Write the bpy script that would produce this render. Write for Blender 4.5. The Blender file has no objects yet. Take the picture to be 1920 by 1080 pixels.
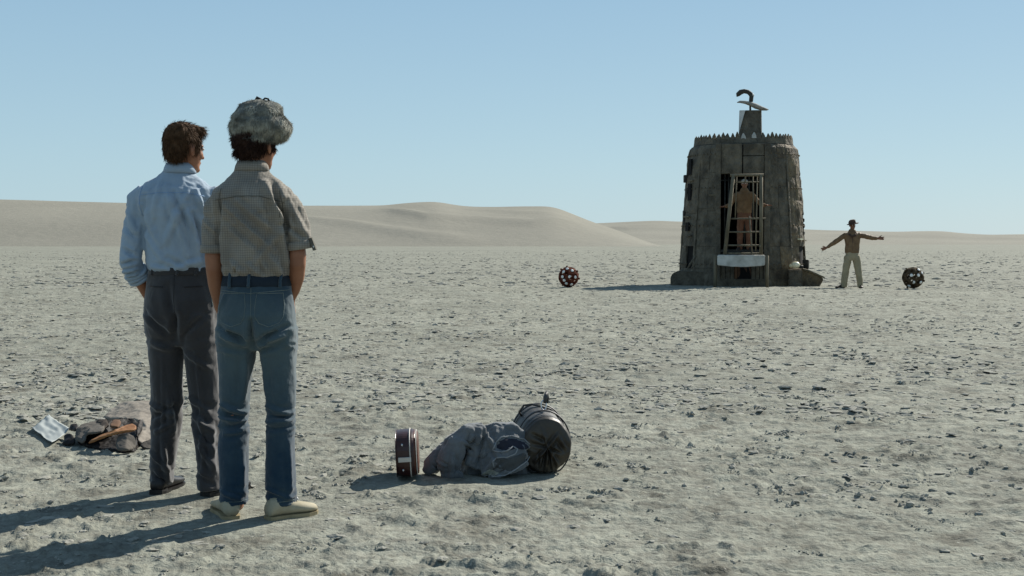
import bpy, bmesh, math, random
import numpy as np
from mathutils import Vector, Matrix, Euler
from mathutils.bvhtree import BVHTree
PI = math.pi
random.seed(7)
RNG = np.random.default_rng(7)
SC = bpy.context.scene
COL = SC.collection
# ------------------------------------------------------------------ camera, sky, sun, exposure
CAM_H = 1.2
F_PX = 2400.0
PITCH = math.atan(85 / F_PX)
cam = bpy.data.cameras.new('camera')
cam_o = bpy.data.objects.new('camera', cam)
COL.objects.link(cam_o)
cam.sensor_width = 36.0
cam.lens = 36.0 * F_PX / 1920.0
cam.clip_start = 0.05
cam.clip_end = 9000
cam_o.location = (0, 0, CAM_H)
cam_o.rotation_euler = (PI / 2 - PITCH, 0, 0)
SC.camera = cam_o

SUN_EL = math.radians(37.5)
SUN_AZ = math.radians(40)          # to the right of the view direction (+Y)
world = bpy.data.worlds.new('World')
SC.world = world
world.use_nodes = True
wn = world.node_tree
wn.nodes.clear()
sky = wn.nodes.new('ShaderNodeTexSky')
sky.sky_type = 'NISHITA'
sky.sun_disc = False
sky.sun_elevation = SUN_EL
sky.sun_rotation = SUN_AZ
sky.altitude = 300
sky.air_density = 1.0
sky.dust_density = 0.6
sky.ozone_density = 1.5
bg = wn.nodes.new('ShaderNodeBackground')
bg.inputs['Strength'].default_value = 0.10
wo = wn.nodes.new('ShaderNodeOutputWorld')
wn.links.new(sky.outputs[0], bg.inputs['Color'])
# a clear, even, slightly teal desert sky: paler towards the horizon all the way round
gtc = wn.nodes.new('ShaderNodeTexCoord'); gsep = wn.nodes.new('ShaderNodeSeparateXYZ')
wn.links.new(gtc.outputs['Generated'], gsep.inputs[0])
gr = wn.nodes.new('ShaderNodeValToRGB'); wn.links.new(gsep.outputs['Z'], gr.inputs[0])
els = gr.color_ramp.elements
els[0].position = 0.0; els[0].color = (.305, .435, .50, 1)
els[1].position = 0.06; els[1].color = (.282, .415, .49, 1)
for p_, c_ in ((.19, (.212, .345, .455)), (.5, (.13, .215, .32)), (1.0, (.10, .165, .25))):
    e_ = els.new(p_); e_.color = (*c_, 1)
bg2 = wn.nodes.new('ShaderNodeBackground'); bg2.inputs['Strength'].default_value = 1.0
wn.links.new(gr.outputs[0], bg2.inputs['Color'])
wmix = wn.nodes.new('ShaderNodeMixShader'); wmix.inputs[0].default_value = 0.88
wn.links.new(bg.outputs[0], wmix.inputs[1]); wn.links.new(bg2.outputs[0], wmix.inputs[2])
wn.links.new(wmix.outputs[0], wo.inputs['Surface'])

sun = bpy.data.lights.new('sun', 'SUN')
sun.energy = 5.0
sun.angle = math.radians(0.53)
sun.color = (1.0, 0.95, 0.86)
sun_o = bpy.data.objects.new('sun', sun)
COL.objects.link(sun_o)
sd = Vector((math.sin(SUN_AZ) * math.cos(SUN_EL), math.cos(SUN_AZ) * math.cos(SUN_EL), math.sin(SUN_EL)))
sun_o.rotation_euler = sd.to_track_quat('Z', 'Y').to_euler()
sun_o.location = (20, 20, 30)
SC.view_settings.view_transform = 'Standard'
SC.view_settings.look = 'None'
SC.view_settings.gamma = 1
SC.view_settings.exposure = 0.5
SC.view_settings.use_curve_mapping = False
SC.render.engine = 'CYCLES'
SC.cycles.max_bounces = 5
SC.cycles.diffuse_bounces = 3
SC.cycles.glossy_bounces = 2

# ------------------------------------------------------------------ where a point seen at (px, py) of the 1920 x 1080 frame stands
def ray(px, py):
    u = (px - 960) / F_PX
    v = (540 - py) / F_PX
    return Vector((u, math.cos(PITCH) + v * math.sin(PITCH), -math.sin(PITCH) + v * math.cos(PITCH)))
def on_ground(px, py, z=0.0):
    r = ray(px, py)
    return Vector((0, 0, CAM_H)) + r * ((z - CAM_H) / r.z)
def at_depth(px, py, Y):
    r = ray(px, py)
    return Vector((0, 0, CAM_H)) + r * (Y / r.y)

# ------------------------------------------------------------------ vectorised gradient noise
_perm = RNG.permutation(256)
_perm = np.concatenate([_perm, _perm, _perm])
_g3 = RNG.normal(size=(256, 3)); _g3 /= np.linalg.norm(_g3, axis=1)[:, None]
def _fade(t): return t * t * t * (t * (t * 6 - 15) + 10)
def noise2(x, y, seed=0):
    x = x + seed * 17.37; y = y + seed * 9.13
    xi = np.floor(x).astype(np.int64); yi = np.floor(y).astype(np.int64)
    xf = x - xi; yf = y - yi
    u = _fade(xf); v = _fade(yf)
    def g(ix, iy, dx, dy):
        h = _perm[_perm[ix & 255] + (iy & 255)]
        a = h * (2 * PI / 256)
        return np.cos(a) * dx + np.sin(a) * dy
    n00 = g(xi, yi, xf, yf); n10 = g(xi + 1, yi, xf - 1, yf)
    n01 = g(xi, yi + 1, xf, yf - 1); n11 = g(xi + 1, yi + 1, xf - 1, yf - 1)
    return ((n00 * (1 - u) + n10 * u) * (1 - v) + (n01 * (1 - u) + n11 * u) * v) * 1.4
def noise3(p, scale=1.0, seed=0):
    p = np.asarray(p) * scale + seed * 13.7
    i = np.floor(p).astype(np.int64); f = p - i
    u = _fade(f)
    out = 0
    for dx in (0, 1):
        for dy in (0, 1):
            for dz in (0, 1):
                h = _perm[_perm[_perm[(i[:, 0] + dx) & 255] + ((i[:, 1] + dy) & 255)] + ((i[:, 2] + dz) & 255)]
                g = _g3[h]
                d = g[:, 0] * (f[:, 0] - dx) + g[:, 1] * (f[:, 1] - dy) + g[:, 2] * (f[:, 2] - dz)
                w = (u[:, 0] if dx else 1 - u[:, 0]) * (u[:, 1] if dy else 1 - u[:, 1]) * (u[:, 2] if dz else 1 - u[:, 2])
                out = out + d * w
    return out * 1.5
def sstep(a, b, x):
    t = np.clip((x - a) / (b - a), 0, 1)
    return t * t * (3 - 2 * t)

# ------------------------------------------------------------------ materials
MATS = {}
def mat(name, c1, c2=None, rough=0.8, scale=6.0, detail=6.0, bump=0.0, bscale=None, bdist=0.01, metal=0.0, spec=0.3,
        sheen=0.0, stretch=(1, 1, 1), lo=0.35, hi=0.65):
    if name in MATS: return MATS[name]
    m = bpy.data.materials.new(name); m.use_nodes = True
    nt = m.node_tree; nd = nt.nodes; lk = nt.links
    b = nd['Principled BSDF']
    b.inputs['Roughness'].default_value = rough
    b.inputs['Metallic'].default_value = metal
    b.inputs['Specular IOR Level'].default_value = spec
    if sheen: b.inputs['Sheen Weight'].default_value = sheen
    tc = nd.new('ShaderNodeTexCoord'); mp = nd.new('ShaderNodeMapping')
    mp.inputs['Scale'].default_value = stretch
    lk.new(tc.outputs['Object'], mp.inputs['Vector'])
    n = nd.new('ShaderNodeTexNoise'); n.inputs['Scale'].default_value = scale; n.inputs['Detail'].default_value = detail
    n.inputs['Roughness'].default_value = 0.6
    lk.new(mp.outputs[0], n.inputs['Vector'])
    r = nd.new('ShaderNodeValToRGB')
    r.color_ramp.elements[0].position = lo; r.color_ramp.elements[1].position = hi
    r.color_ramp.elements[0].color = (*c1, 1); r.color_ramp.elements[1].color = (*(c2 or c1), 1)
    lk.new(n.outputs[0], r.inputs[0]); lk.new(r.outputs[0], b.inputs['Base Color'])
    if bump:
        n2 = nd.new('ShaderNodeTexNoise'); n2.inputs['Scale'].default_value = bscale or scale * 4; n2.inputs['Detail'].default_value = 5
        lk.new(mp.outputs[0], n2.inputs['Vector'])
        bp = nd.new('ShaderNodeBump'); bp.inputs['Strength'].default_value = bump; bp.inputs['Distance'].default_value = bdist
        lk.new(n2.outputs[0], bp.inputs['Height']); lk.new(bp.outputs[0], b.inputs['Normal'])
    MATS[name] = m
    return m

# ------------------------------------------------------------------ mesh helpers
class M:
    """collects vertices and faces for one mesh"""
    def __init__(s): s.v = []; s.f = []; s.n = 0
    def add(s, verts, faces):
        s.v.extend(verts); s.f.extend([tuple(i + s.n for i in f) for f in faces]); s.n += len(verts)
        return s
    def rings(s, rings, cap=True, closed=True):
        k = len(rings[0]); V = [p for r in rings for p in r]; Fc = []
        for i in range(len(rings) - 1):
            for j in range(k if closed else k - 1):
                a = i * k + j; b = i * k + (j + 1) % k
                Fc.append((a, b, b + k, a + k))
        if cap:
            Fc.append(tuple(range(k))[::-1]); Fc.append(tuple(range((len(rings) - 1) * k, len(rings) * k)))
        return s.add(V, Fc)
    def tube(s, pts, rad, seg=12, closed_path=False, flat=None):
        """pts: path; rad: radius or list of radii or (a, b) pairs; flat: reference axis for a"""
        pts = [Vector(p) for p in pts]; n = len(pts)
        R = rad if isinstance(rad, list) else [rad] * n
        ref = Vector(flat) if flat else None
        prev = None; rings = []
        for i, p in enumerate(pts):
            if closed_path: t = pts[(i + 1) % n] - pts[i - 1]
            else: t = pts[min(i + 1, n - 1)] - pts[max(i - 1, 0)]
            t.normalize()
            if ref is not None: a = ref - t * ref.dot(t)
            elif prev is None:
                a = Vector((0, 0, 1)) if abs(t.z) < .9 else Vector((1, 0, 0)); a = a - t * a.dot(t)
            else: a = prev - t * prev.dot(t)
            a.normalize(); prev = a; b = t.cross(a)
            ra, rb = (R[i] if isinstance(R[i], (tuple, list)) else (R[i], R[i]))
            rings.append([tuple(p + a * ra * math.cos(2 * PI * j / seg) + b * rb * math.sin(2 * PI * j / seg)) for j in range(seg)])
        if closed_path:
            rings.append(rings[0])
            return s.rings(rings, cap=False)
        return s.rings(rings)
    def hrings(s, st, seg=28, ex=2.0):
        """st: list of (z, cx, cy, a, b[, yaw]) horizontal superellipse rings"""
        rings = []
        for r in st:
            z, cx, cy, a, b = r[:5]; yw = r[5] if len(r) > 5 else 0
            ring = []
            for j in range(seg):
                t = 2 * PI * j / seg; c, q = math.cos(t), math.sin(t)
                x = a * math.copysign(abs(c) ** (2 / ex), c); y = b * math.copysign(abs(q) ** (2 / ex), q)
                ring.append((cx + x * math.cos(yw) - y * math.sin(yw), cy + x * math.sin(yw) + y * math.cos(yw), z))
            rings.append(ring)
        return s.rings(rings)
    def ell(s, c, r, rot=None, nu=16, nv=10):
        c = Vector(c); r = r if isinstance(r, (tuple, list)) else (r, r, r)
        m = Euler(rot).to_matrix() if rot else Matrix.Identity(3)
        rings = []
        for i in range(1, nv):
            ph = PI * i / nv - PI / 2
            rings.append([tuple(c + m @ Vector((r[0] * math.cos(ph) * math.cos(2 * PI * j / nu), r[1] * math.cos(ph) * math.sin(2 * PI * j / nu), r[2] * math.sin(ph)))) for j in range(nu)])
        V = [p for q in rings for p in q]; k = nu; Fc = []
        for i in range(len(rings) - 1):
            for j in range(k):
                a = i * k + j; b = i * k + (j + 1) % k; Fc.append((a, b, b + k, a + k))
        V.append(tuple(c + m @ Vector((0, 0, -r[2])))); V.append(tuple(c + m @ Vector((0, 0, r[2]))))
        lo, hi = len(V) - 2, len(V) - 1; top = (len(rings) - 1) * k
        for j in range(k):
            Fc.append(((j + 1) % k, j, lo)); Fc.append((top + j, top + (j + 1) % k, hi))
        return s.add(V, Fc)
    def box(s, lo, hi, m=None):
        x0, y0, z0 = lo; x1, y1, z1 = hi
        V = [(x0, y0, z0), (x1, y0, z0), (x1, y1, z0), (x0, y1, z0), (x0, y0, z1), (x1, y0, z1), (x1, y1, z1), (x0, y1, z1)]
        if m is not None: V = [tuple(m @ Vector(v)) for v in V]
        return s.add(V, [(0, 3, 2, 1), (4, 5, 6, 7), (0, 1, 5, 4), (1, 2, 6, 5), (2, 3, 7, 6), (3, 0, 4, 7)])
    def xform(s, m):
        s.v = [tuple(m @ Vector(v)) for v in s.v]; return s
    def mesh(s, name):
        me = bpy.data.meshes.new(name); me.from_pydata(s.v, [], s.f); me.update(); return me
    def build(s, name, m, parent=None, smooth=True):
        return link(s.mesh(name), name, m, parent, smooth)

def link(me, name, m, parent=None, smooth=True):
    o = bpy.data.objects.new(name, me); COL.objects.link(o)
    if m is not None and not me.materials: me.materials.append(m)
    if smooth: me.polygons.foreach_set('use_smooth', [True] * len(me.polygons))
    if parent is not None: o.parent = parent
    return o
def thing(name, label, cat, loc=(0, 0, 0), rz=0.0, group=None):
    o = bpy.data.objects.new(name, None); COL.objects.link(o)
    o.location = loc; o.rotation_euler = (0, 0, rz); o['label'] = label; o['category'] = cat
    if group: o['group'] = group
    return o
def tag(o, label, cat, group=None):
    o['label'] = label; o['category'] = cat
    if group: o['group'] = group
    return o
def get_co(me):
    a = np.empty(len(me.vertices) * 3); me.vertices.foreach_get('co', a); return a.reshape(-1, 3)
def get_no(me):
    a = np.empty(len(me.vertices) * 3); me.vertices.foreach_get('normal', a); return a.reshape(-1, 3)
def set_co(me, a):
    me.vertices.foreach_set('co', a.ravel()); me.update()

def fuse(mb, name, m, parent=None, voxel=0.006, smooth_it=6, disp=None, mats=None):
    """union of overlapping closed shapes as one continuous skin, then displaced along its normals"""
    o = bpy.data.objects.new(name, mb.mesh(name)); COL.objects.link(o)
    bm = bmesh.new(); bm.from_mesh(o.data); bmesh.ops.recalc_face_normals(bm, faces=bm.faces[:]); bm.to_mesh(o.data); bm.free()
    md = o.modifiers.new('r', 'REMESH'); md.mode = 'VOXEL'; md.voxel_size = voxel; md.use_smooth_shade = True
    if smooth_it:
        ms = o.modifiers.new('s', 'SMOOTH'); ms.factor = 0.5; ms.iterations = smooth_it
    dg = bpy.context.evaluated_depsgraph_get()
    me = bpy.data.meshes.new_from_object(o.evaluated_get(dg))
    old = o.data; o.modifiers.clear(); o.data = me; me.name = name; bpy.data.meshes.remove(old)
    if disp is not None:
        for fn in (disp if isinstance(disp, list) else [disp]):
            co = get_co(me); no = get_no(me)
            set_co(me, co + no * fn(co, no)[:, None])
    me.materials.clear()
    for q in ([m] if mats is None else mats): me.materials.append(q)
    me.polygons.foreach_set('use_smooth', [True] * len(me.polygons)); me.update()
    if parent is not None: o.parent = parent
    return o

def seg_dist(co, a, b):
    a = np.array(a, float); b = np.array(b, float); ab = b - a
    t = np.clip(((co - a) @ ab) / (ab @ ab), 0, 1)
    return np.linalg.norm(co - (a + t[:, None] * ab), axis=1), t
def folds(lines):
    """lines: (p, q, width, height[, back]) ridges (height > 0) or creases (height < 0); 2-D p, q = (x, z) lie on the side away from +Y"""
    def fn(co, no):
        d = np.zeros(len(co))
        for L in lines:
            p, q, w, h = L[:4]
            if len(p) == 2:
                side = L[4] if len(L) > 4 else -1
                c2 = np.stack([co[:, 0], np.zeros(len(co)), co[:, 2]], 1)
                dist, t = seg_dist(c2, (p[0], 0, p[1]), (q[0], 0, q[1]))
                msk = sstep(-0.2, 0.35, no[:, 1] * side)
            else:
                dist, t = seg_dist(co, p, q); msk = 1.0
            wob = 1 + 0.35 * noise3(co, 14, 3)
            prof = np.exp(-(dist / (w * wob)) ** 2) - 0.45 * np.exp(-((dist - 1.9 * w) / (w * 1.1)) ** 2)
            d += 1.9 * h * prof * msk * (0.35 + 0.65 * np.sin(PI * np.clip(t, 0.02, 0.98)))
        return d
    return fn
def wrinkles(zs, amp, scale=16, seed=0):
    # bunched cross-wise creases around given heights: (z, spread) pairs
    def fn(co, no):
        c = co * np.array((.55, .55, 2.1)); n = noise3(c, scale, seed); c2 = c + .03 * np.stack([n, n, -n], 1)
        n = noise3(c2, scale, seed + 1); w = 0
        for z, s in zs: w = w + np.exp(-((co[:, 2] - z) / s) ** 2)
        return amp * (.45 - np.abs(n) * 2.0) * np.minimum(w, 1)
    return fn
def rumple(amp, scale, stretch=(1, 1, 1), seed=0, ridged=True):
    def fn(co, no):
        c = co * np.array(stretch)
        n = noise3(c, scale, seed)
        c2 = c + 0.02 * np.stack([n, -n, n], 1)
        n = noise3(c2, scale, seed + 1)
        v = (0.5 - np.abs(n) * 1.6) if ridged else n
        return amp * (v + 0.5 * noise3(c2, scale * 2.3, seed + 2))
    return fn
def project(o, pts, off=0.002, direction=(0, 1, 0), n=24):
    """lays a polyline given as (x, z) onto the back of a mesh (local frame)"""
    bvh = BVHTree.FromPolygons([v.co for v in o.data.vertices], [tuple(p.vertices) for p in o.data.polygons])
    out = []
    P = [Vector((p[0], 0, p[1])) for p in pts]
    L = [(P[i + 1] - P[i]).length for i in range(len(P) - 1)]; T = sum(L)
    for k in range(n + 1):
        s = T * k / n; i = 0
        while i < len(L) - 1 and s > L[i]: s -= L[i]; i += 1
        p = P[i].lerp(P[i + 1], s / L[i])
        h = bvh.ray_cast(Vector((p.x, -1, p.z)), Vector(direction))
        if h[0] is not None: out.append(h[0] + h[1] * off)
    return out
def strands(src, name, m, parent, n, length, width, comb=(0, 0, -1), lift=0.5, region=None, seed=1, clump=0.0, segs=3):
    """short tapering hair blades growing from a mesh"""
    rg = np.random.default_rng(seed)
    me = src.data; me.calc_loop_triangles()
    co = get_co(me); tri = np.empty(len(me.loop_triangles) * 3, dtype=np.int64); me.loop_triangles.foreach_get('vertices', tri); tri = tri.reshape(-1, 3)
    A, B, C_ = co[tri[:, 0]], co[tri[:, 1]], co[tri[:, 2]]
    cr = np.cross(B - A, C_ - A); ar = np.linalg.norm(cr, axis=1); nn = cr / np.maximum(ar, 1e-12)[:, None]
    w = ar.copy()
    if region is not None: w = w * region((A + B + C_) / 3, nn)
    idx = rg.choice(len(tri), n, p=w / w.sum())
    r1 = np.sqrt(rg.random(n)); r2 = rg.random(n)
    P = A[idx] * (1 - r1)[:, None] + B[idx] * (r1 * (1 - r2))[:, None] + C_[idx] * (r1 * r2)[:, None]
    N = nn[idx]
    comb = np.array(comb, float)
    D = comb[None, :] * (1 - lift) + N * lift + rg.normal(size=(n, 3)) * 0.18
    if clump:
        D += clump * np.stack([noise3(P, 30, 5), noise3(P, 30, 6), noise3(P, 30, 7)], 1)
    D /= np.linalg.norm(D, axis=1)[:, None]
    S = np.cross(D, N + rg.normal(size=(n, 3)) * .3); S /= np.maximum(np.linalg.norm(S, axis=1), 1e-6)[:, None]
    Ln = length * (0.55 + 0.7 * rg.random(n)); V = []
    for k in range(segs + 1):
        t = k / segs
        c = P + D * (Ln * t)[:, None] + comb[None, :] * (Ln * 0.35 * t * t)[:, None]
        wd = width * (1 - t) ** 0.7 * 0.5 + 0.00005
        V.append(c - S * wd); V.append(c + S * wd)
    V = np.stack(V, 1)
    k2 = 2 * (segs + 1); Fc = []
    base = np.arange(n) * k2
    for k in range(segs):
        Fc.append(np.stack([base + 2 * k, base + 2 * k + 1, base + 2 * k + 3, base + 2 * k + 2], 1))
    Fc = np.concatenate(Fc); V = V.reshape(-1, 3)
    me2 = bpy.data.meshes.new(name)
    me2.vertices.add(len(V)); me2.vertices.foreach_set('co', V.ravel())
    me2.loops.add(len(Fc) * 4); me2.loops.foreach_set('vertex_index', Fc.ravel())
    me2.polygons.add(len(Fc)); me2.polygons.foreach_set('loop_start', np.arange(len(Fc)) * 4)
    me2.update(calc_edges=True)
    return link(me2, name, m, parent, True)
def np_mesh(name, V, Fc, k=4):
    me = bpy.data.meshes.new(name)
    me.vertices.add(len(V)); me.vertices.foreach_set('co', np.asarray(V, dtype=np.float32).ravel())
    me.loops.add(len(Fc) * k); me.loops.foreach_set('vertex_index', np.asarray(Fc).ravel())
    me.polygons.add(len(Fc)); me.polygons.foreach_set('loop_start', np.arange(len(Fc)) * k)
    me.update(calc_edges=True)
    return me

# ------------------------------------------------------------------ the dried, crusted plain
FLAT = []      # (x, y, radius) where things stand: the crust is trodden flatter there
def ground_h(x, y, fine=True):
    x = np.asarray(x, float); y = np.asarray(y, float)
    r = np.hypot(x, y)
    near = 1 - sstep(60, 180, r)
    h = 0.022 * noise2(x / 2.3, y / 2.3, 1) + 0.05 * noise2(x / 9, y / 9, 2) * sstep(8, 25, r)
    if fine:
        patch = sstep(-0.35, 0.35, noise2(x / 1.1, y / 1.1, 3) + 0.5 * noise2(x / 3.7, y / 3.7, 4))
        wx = x + 0.05 * noise2(x / .13, y / .13, 20); wy = y + 0.05 * noise2(x / .13, y / .13, 21)
        t = noise2(wx / .19, wy / .14, 5) + .5 * noise2(wx / .07, wy / .06, 6) + .25 * noise2(wx / .032, wy / .032, 26)
        crust = sstep(.26, .52, t) * (0.005 + 0.010 * patch) + sstep(-.1, .3, t) * .005
        b2 = noise2(wx / .40, wy / .30, 7) + .35 * noise2(wx / .1, wy / .1, 8)
        plates = sstep(.22, .38, b2) * 0.009
        lump = np.maximum(noise2(wx / .09, wy / .08, 9) - .36, 0) * 0.010 * (0.2 + patch)
        grit = 0.0045 * noise2(x / .035, y / .035, 10) + 0.0026 * noise2(x / .016, y / .016, 11)
        h = h + (crust + plates + lump + grit) * near
        far = sstep(18, 50, r) * near
        h = h + far * 0.05 * np.maximum(noise2(x / .7, y / .5, 12) - .15, 0)
    for (fx, fy, fr) in FLAT:
        w = 1 - sstep(fr * .6, fr * 1.4, np.hypot(x - fx, y - fy))
        h = h * (1 - w * .85)
    return h
def gz(x, y): return float(ground_h(np.array([x]), np.array([y]), False)[0])
# ------------------------------------------------------------------ where the things stand
PA = on_ground(340, 921); PB = on_ground(482, 966)
PM = on_ground(1597, 541)
TW = Vector((6.66, 37.0, 0)); TWR = 1.79
PC = on_ground(905, 893); PBAG = on_ground(1030, 888); PCASE = on_ground(765, 905)
PHEAP = on_ground(215, 812); PPAPER = on_ground(95, 825)
FLAT += [(PA.x, PA.y, .45), (PB.x, PB.y, .45), (PC.x, PC.y, .35), (PBAG.x, PBAG.y, .3), (PCASE.x, PCASE.y, .2), (PHEAP.x, PHEAP.y, .5), (PPAPER.x, PPAPER.y, .2),
         (TW.x, TW.y, 3.6), (PM.x, PM.y, .5)]

def ground_material(name, near=True):
    m = bpy.data.materials.new(name); m.use_nodes = True
    nt = m.node_tree; nd = nt.nodes; lk = nt.links; b = nd['Principled BSDF']
    b.inputs['Roughness'].default_value = 0.95; b.inputs['Specular IOR Level'].default_value = 0.1
    tc = nd.new('ShaderNodeTexCoord')
    def noise(scale, detail=6, rough=.6, sx=1, sy=1):
        mp = nd.new('ShaderNodeMapping'); mp.inputs['Scale'].default_value = (sx, sy, 1); lk.new(tc.outputs['Object'], mp.inputs[0])
        n = nd.new('ShaderNodeTexNoise'); n.inputs['Scale'].default_value = scale; n.inputs['Detail'].default_value = detail; n.inputs['Roughness'].default_value = rough
        lk.new(mp.outputs[0], n.inputs['Vector']); return n.outputs[0]
    def ramp(src, p0, c0, p1, c1):
        r = nd.new('ShaderNodeValToRGB'); e = r.color_ramp.elements
        e[0].position = p0; e[1].position = p1; e[0].color = (*c0, 1); e[1].color = (*c1, 1)
        lk.new(src, r.inputs[0]); return r.outputs[0]
    def mul(a, c, f=1.0):
        x = nd.new('ShaderNodeMix'); x.data_type = 'RGBA'; x.blend_type = 'MULTIPLY'; x.inputs[0].default_value = f
        lk.new(a, x.inputs[6]); lk.new(c, x.inputs[7]); return x.outputs[2]
    if near:
        col = ramp(noise(0.35, 8), .35, GROUND_C1, .68, GROUND_C2)
        col = mul(col, ramp(noise(5.5, 8, .65), .36, (.72, .70, .70), .56, (1, 1, 1)))
        col = mul(col, ramp(noise(23, 5, .7), .34, (.74, .72, .71), .54, (1, 1, 1)))
        col = mul(col, ramp(noise(.9, 8, .7, 1, .6), .30, (.80, .79, .79), .5, (1, 1, 1)))
        col = mul(col, ramp(noise(.045, 4, .6), .35, (.90, .90, .91), .6, (1, 1, 1)))
        col = mul(col, ramp(noise(2.3, 9, .72, 1, .7), .37, (.66, .64, .63), .47, (1, 1, 1)))
        # pale salt grains
        x = nd.new('ShaderNodeMix'); x.data_type = 'RGBA'
        lk.new(ramp(noise(38, 3, .8), .66, (0, 0, 0), .72, (.7, .7, .7)), x.inputs[0]); lk.new(col, x.inputs[6]); x.inputs[7].default_value = (.55, .55, .5, 1)
        col = x.outputs[2]
        bp = nd.new('ShaderNodeBump'); bp.inputs['Strength'].default_value = .7; bp.inputs['Distance'].default_value = .012
        lk.new(noise(42, 6, .65), bp.inputs['Height'])
        bp2 = nd.new('ShaderNodeBump'); bp2.inputs['Strength'].default_value = .8; bp2.inputs['Distance'].default_value = .10
        lk.new(noise(2.6, 7, .62), bp2.inputs['Height']); lk.new(bp.outputs[0], bp2.inputs['Normal'])
        lk.new(bp2.outputs[0], b.inputs['Normal'])
    else:
        col = ramp(noise(0.012, 8), .35, DUNE_C1, .65, DUNE_C2)
        col = mul(col, ramp(noise(0.35, 8, .7), .35, (.93, .93, .93), .6, (1, 1, 1)))
        bp = nd.new('ShaderNodeBump'); bp.inputs['Strength'].default_value = .5; bp.inputs['Distance'].default_value = .9
        lk.new(noise(.25, 8, .7), bp.inputs['Height']); lk.new(bp.outputs[0], b.inputs['Normal'])
    lk.new(col, b.inputs['Base Color'])
    return m
GROUND_C1 = (.258, .265, .218); GROUND_C2 = (.325, .332, .276)
DUNE_C1 = (.222, .214, .178); DUNE_C2 = (.257, .247, .205)
M_GROUND = ground_material('dry_crusted_silt', True); M_DUNE = ground_material('dune_sand', False)

def make_ground():
    az = np.concatenate([np.linspace(-180, -36, 50)[:-1], np.linspace(-36, 36, 820), np.linspace(36, 180, 50)[1:-1]])
    az = np.radians(az)
    r = np.concatenate([np.linspace(.25, 2.4, 26)[:-1], np.geomspace(2.4, 48, 800)[:-1], np.geomspace(48, 420, 90)[:-1], np.geomspace(420, 6000, 18)])
    A, R = np.meshgrid(az, r)
    X = R * np.sin(A); Y = R * np.cos(A)
    Z = ground_h(X.ravel(), Y.ravel()).reshape(X.shape)
    na = len(az); nr = len(r)
    V = np.stack([X, Y, Z], -1).reshape(-1, 3)
    i, j = np.meshgrid(np.arange(nr - 1), np.arange(na), indexing='ij')
    a = i * na + j; b = i * na + (j + 1) % na
    Fc = np.stack([a, a + na, b + na, b], -1).reshape(-1, 4)
    V = np.concatenate([V, [[0, 0, 0]]])
    me = np_mesh('ground', V, Fc)
    # close the small hole under the camera
    bm = bmesh.new(); bmc = [me.vertices[k].co.copy() for k in range(na)]; bm.free()
    me.materials.append(M_GROUND)
    me.polygons.foreach_set('use_smooth', [True] * len(me.polygons))
    o = bpy.data.objects.new('ground', me); COL.objects.link(o); o['kind'] = 'structure'
    return o
GROUND = make_ground()

def interp(tab, x):
    t = np.array(tab, float); return np.interp(x, t[:, 0], t[:, 1])
def make_dune(name, crest, Yb, Yc, lines, px0, px1, n=420, nv=120, rough=1.0):
    px = np.linspace(px0, px1, n); v = np.concatenate([np.linspace(0, 1, nv), np.linspace(1, 1.9, 30)[1:]])
    PX, Vv = np.meshgrid(px, v)
    yc = interp(crest, PX)
    ycs = yc.copy()
    k = np.ones(7) / 7
    row = np.convolve(np.pad(yc[0], 3, mode='edge'), k, 'valid'); ycs = np.tile(row, (len(v), 1))
    H = CAM_H + (455 - ycs) * Yc / F_PX
    D = Yb + (Yc - Yb) * Vv
    Xw = (PX - 960) / F_PX * D
    s = np.where(Vv <= 1, 1.25 * Vv - .25 * Vv ** 3 , np.cos((np.clip(Vv, 1, 1.9) - 1) / .9 * PI / 2) ** 1.2)
    Z = np.maximum(H, -.5) * s - .05
    Hh = np.maximum(H, 0)
    for (pts, a, w) in lines:
        vl = interp(pts, PX); e0, e1 = pts[0][0], pts[-1][0]
        fade = sstep(e0 - 60, e0 + 30, PX) * (1 - sstep(e1 - 40, e1 + 60, PX))
        d = (Vv - vl) / w
        env = fade * sstep(0, .08, Vv) * (1 - sstep(.93, 1, Vv))
        Z += -a * np.tanh(d) * env + a * .95 * np.tanh((Vv - (vl - w * 2.4)) / (w * 1.3)) * env - a * .0 * env
    Z += rough * .25 * noise2(Xw / 45, D / 45, 31) * sstep(0, .15, Vv) * (Hh > 1)
    Z += rough * .6 * noise2(Xw / 110, D / 60, 32) * sstep(0, .15, Vv) * sstep(.5, 3, Hh) * (1 - sstep(.8, 1, Vv) * .9)
    Vx = np.stack([Xw, D, Z], -1).reshape(-1, 3)
    i, j = np.meshgrid(np.arange(len(v) - 1), np.arange(n - 1), indexing='ij')
    a = i * n + j
    Fc = np.stack([a, a + 1, a + n + 1, a + n], -1).reshape(-1, 4)
    me = np_mesh(name, Vx, Fc); me.materials.append(M_DUNE); me.polygons.foreach_set('use_smooth', [True] * len(me.polygons))
    o = bpy.data.objects.new(name, me); COL.objects.link(o); o['kind'] = 'structure'
    return o
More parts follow.
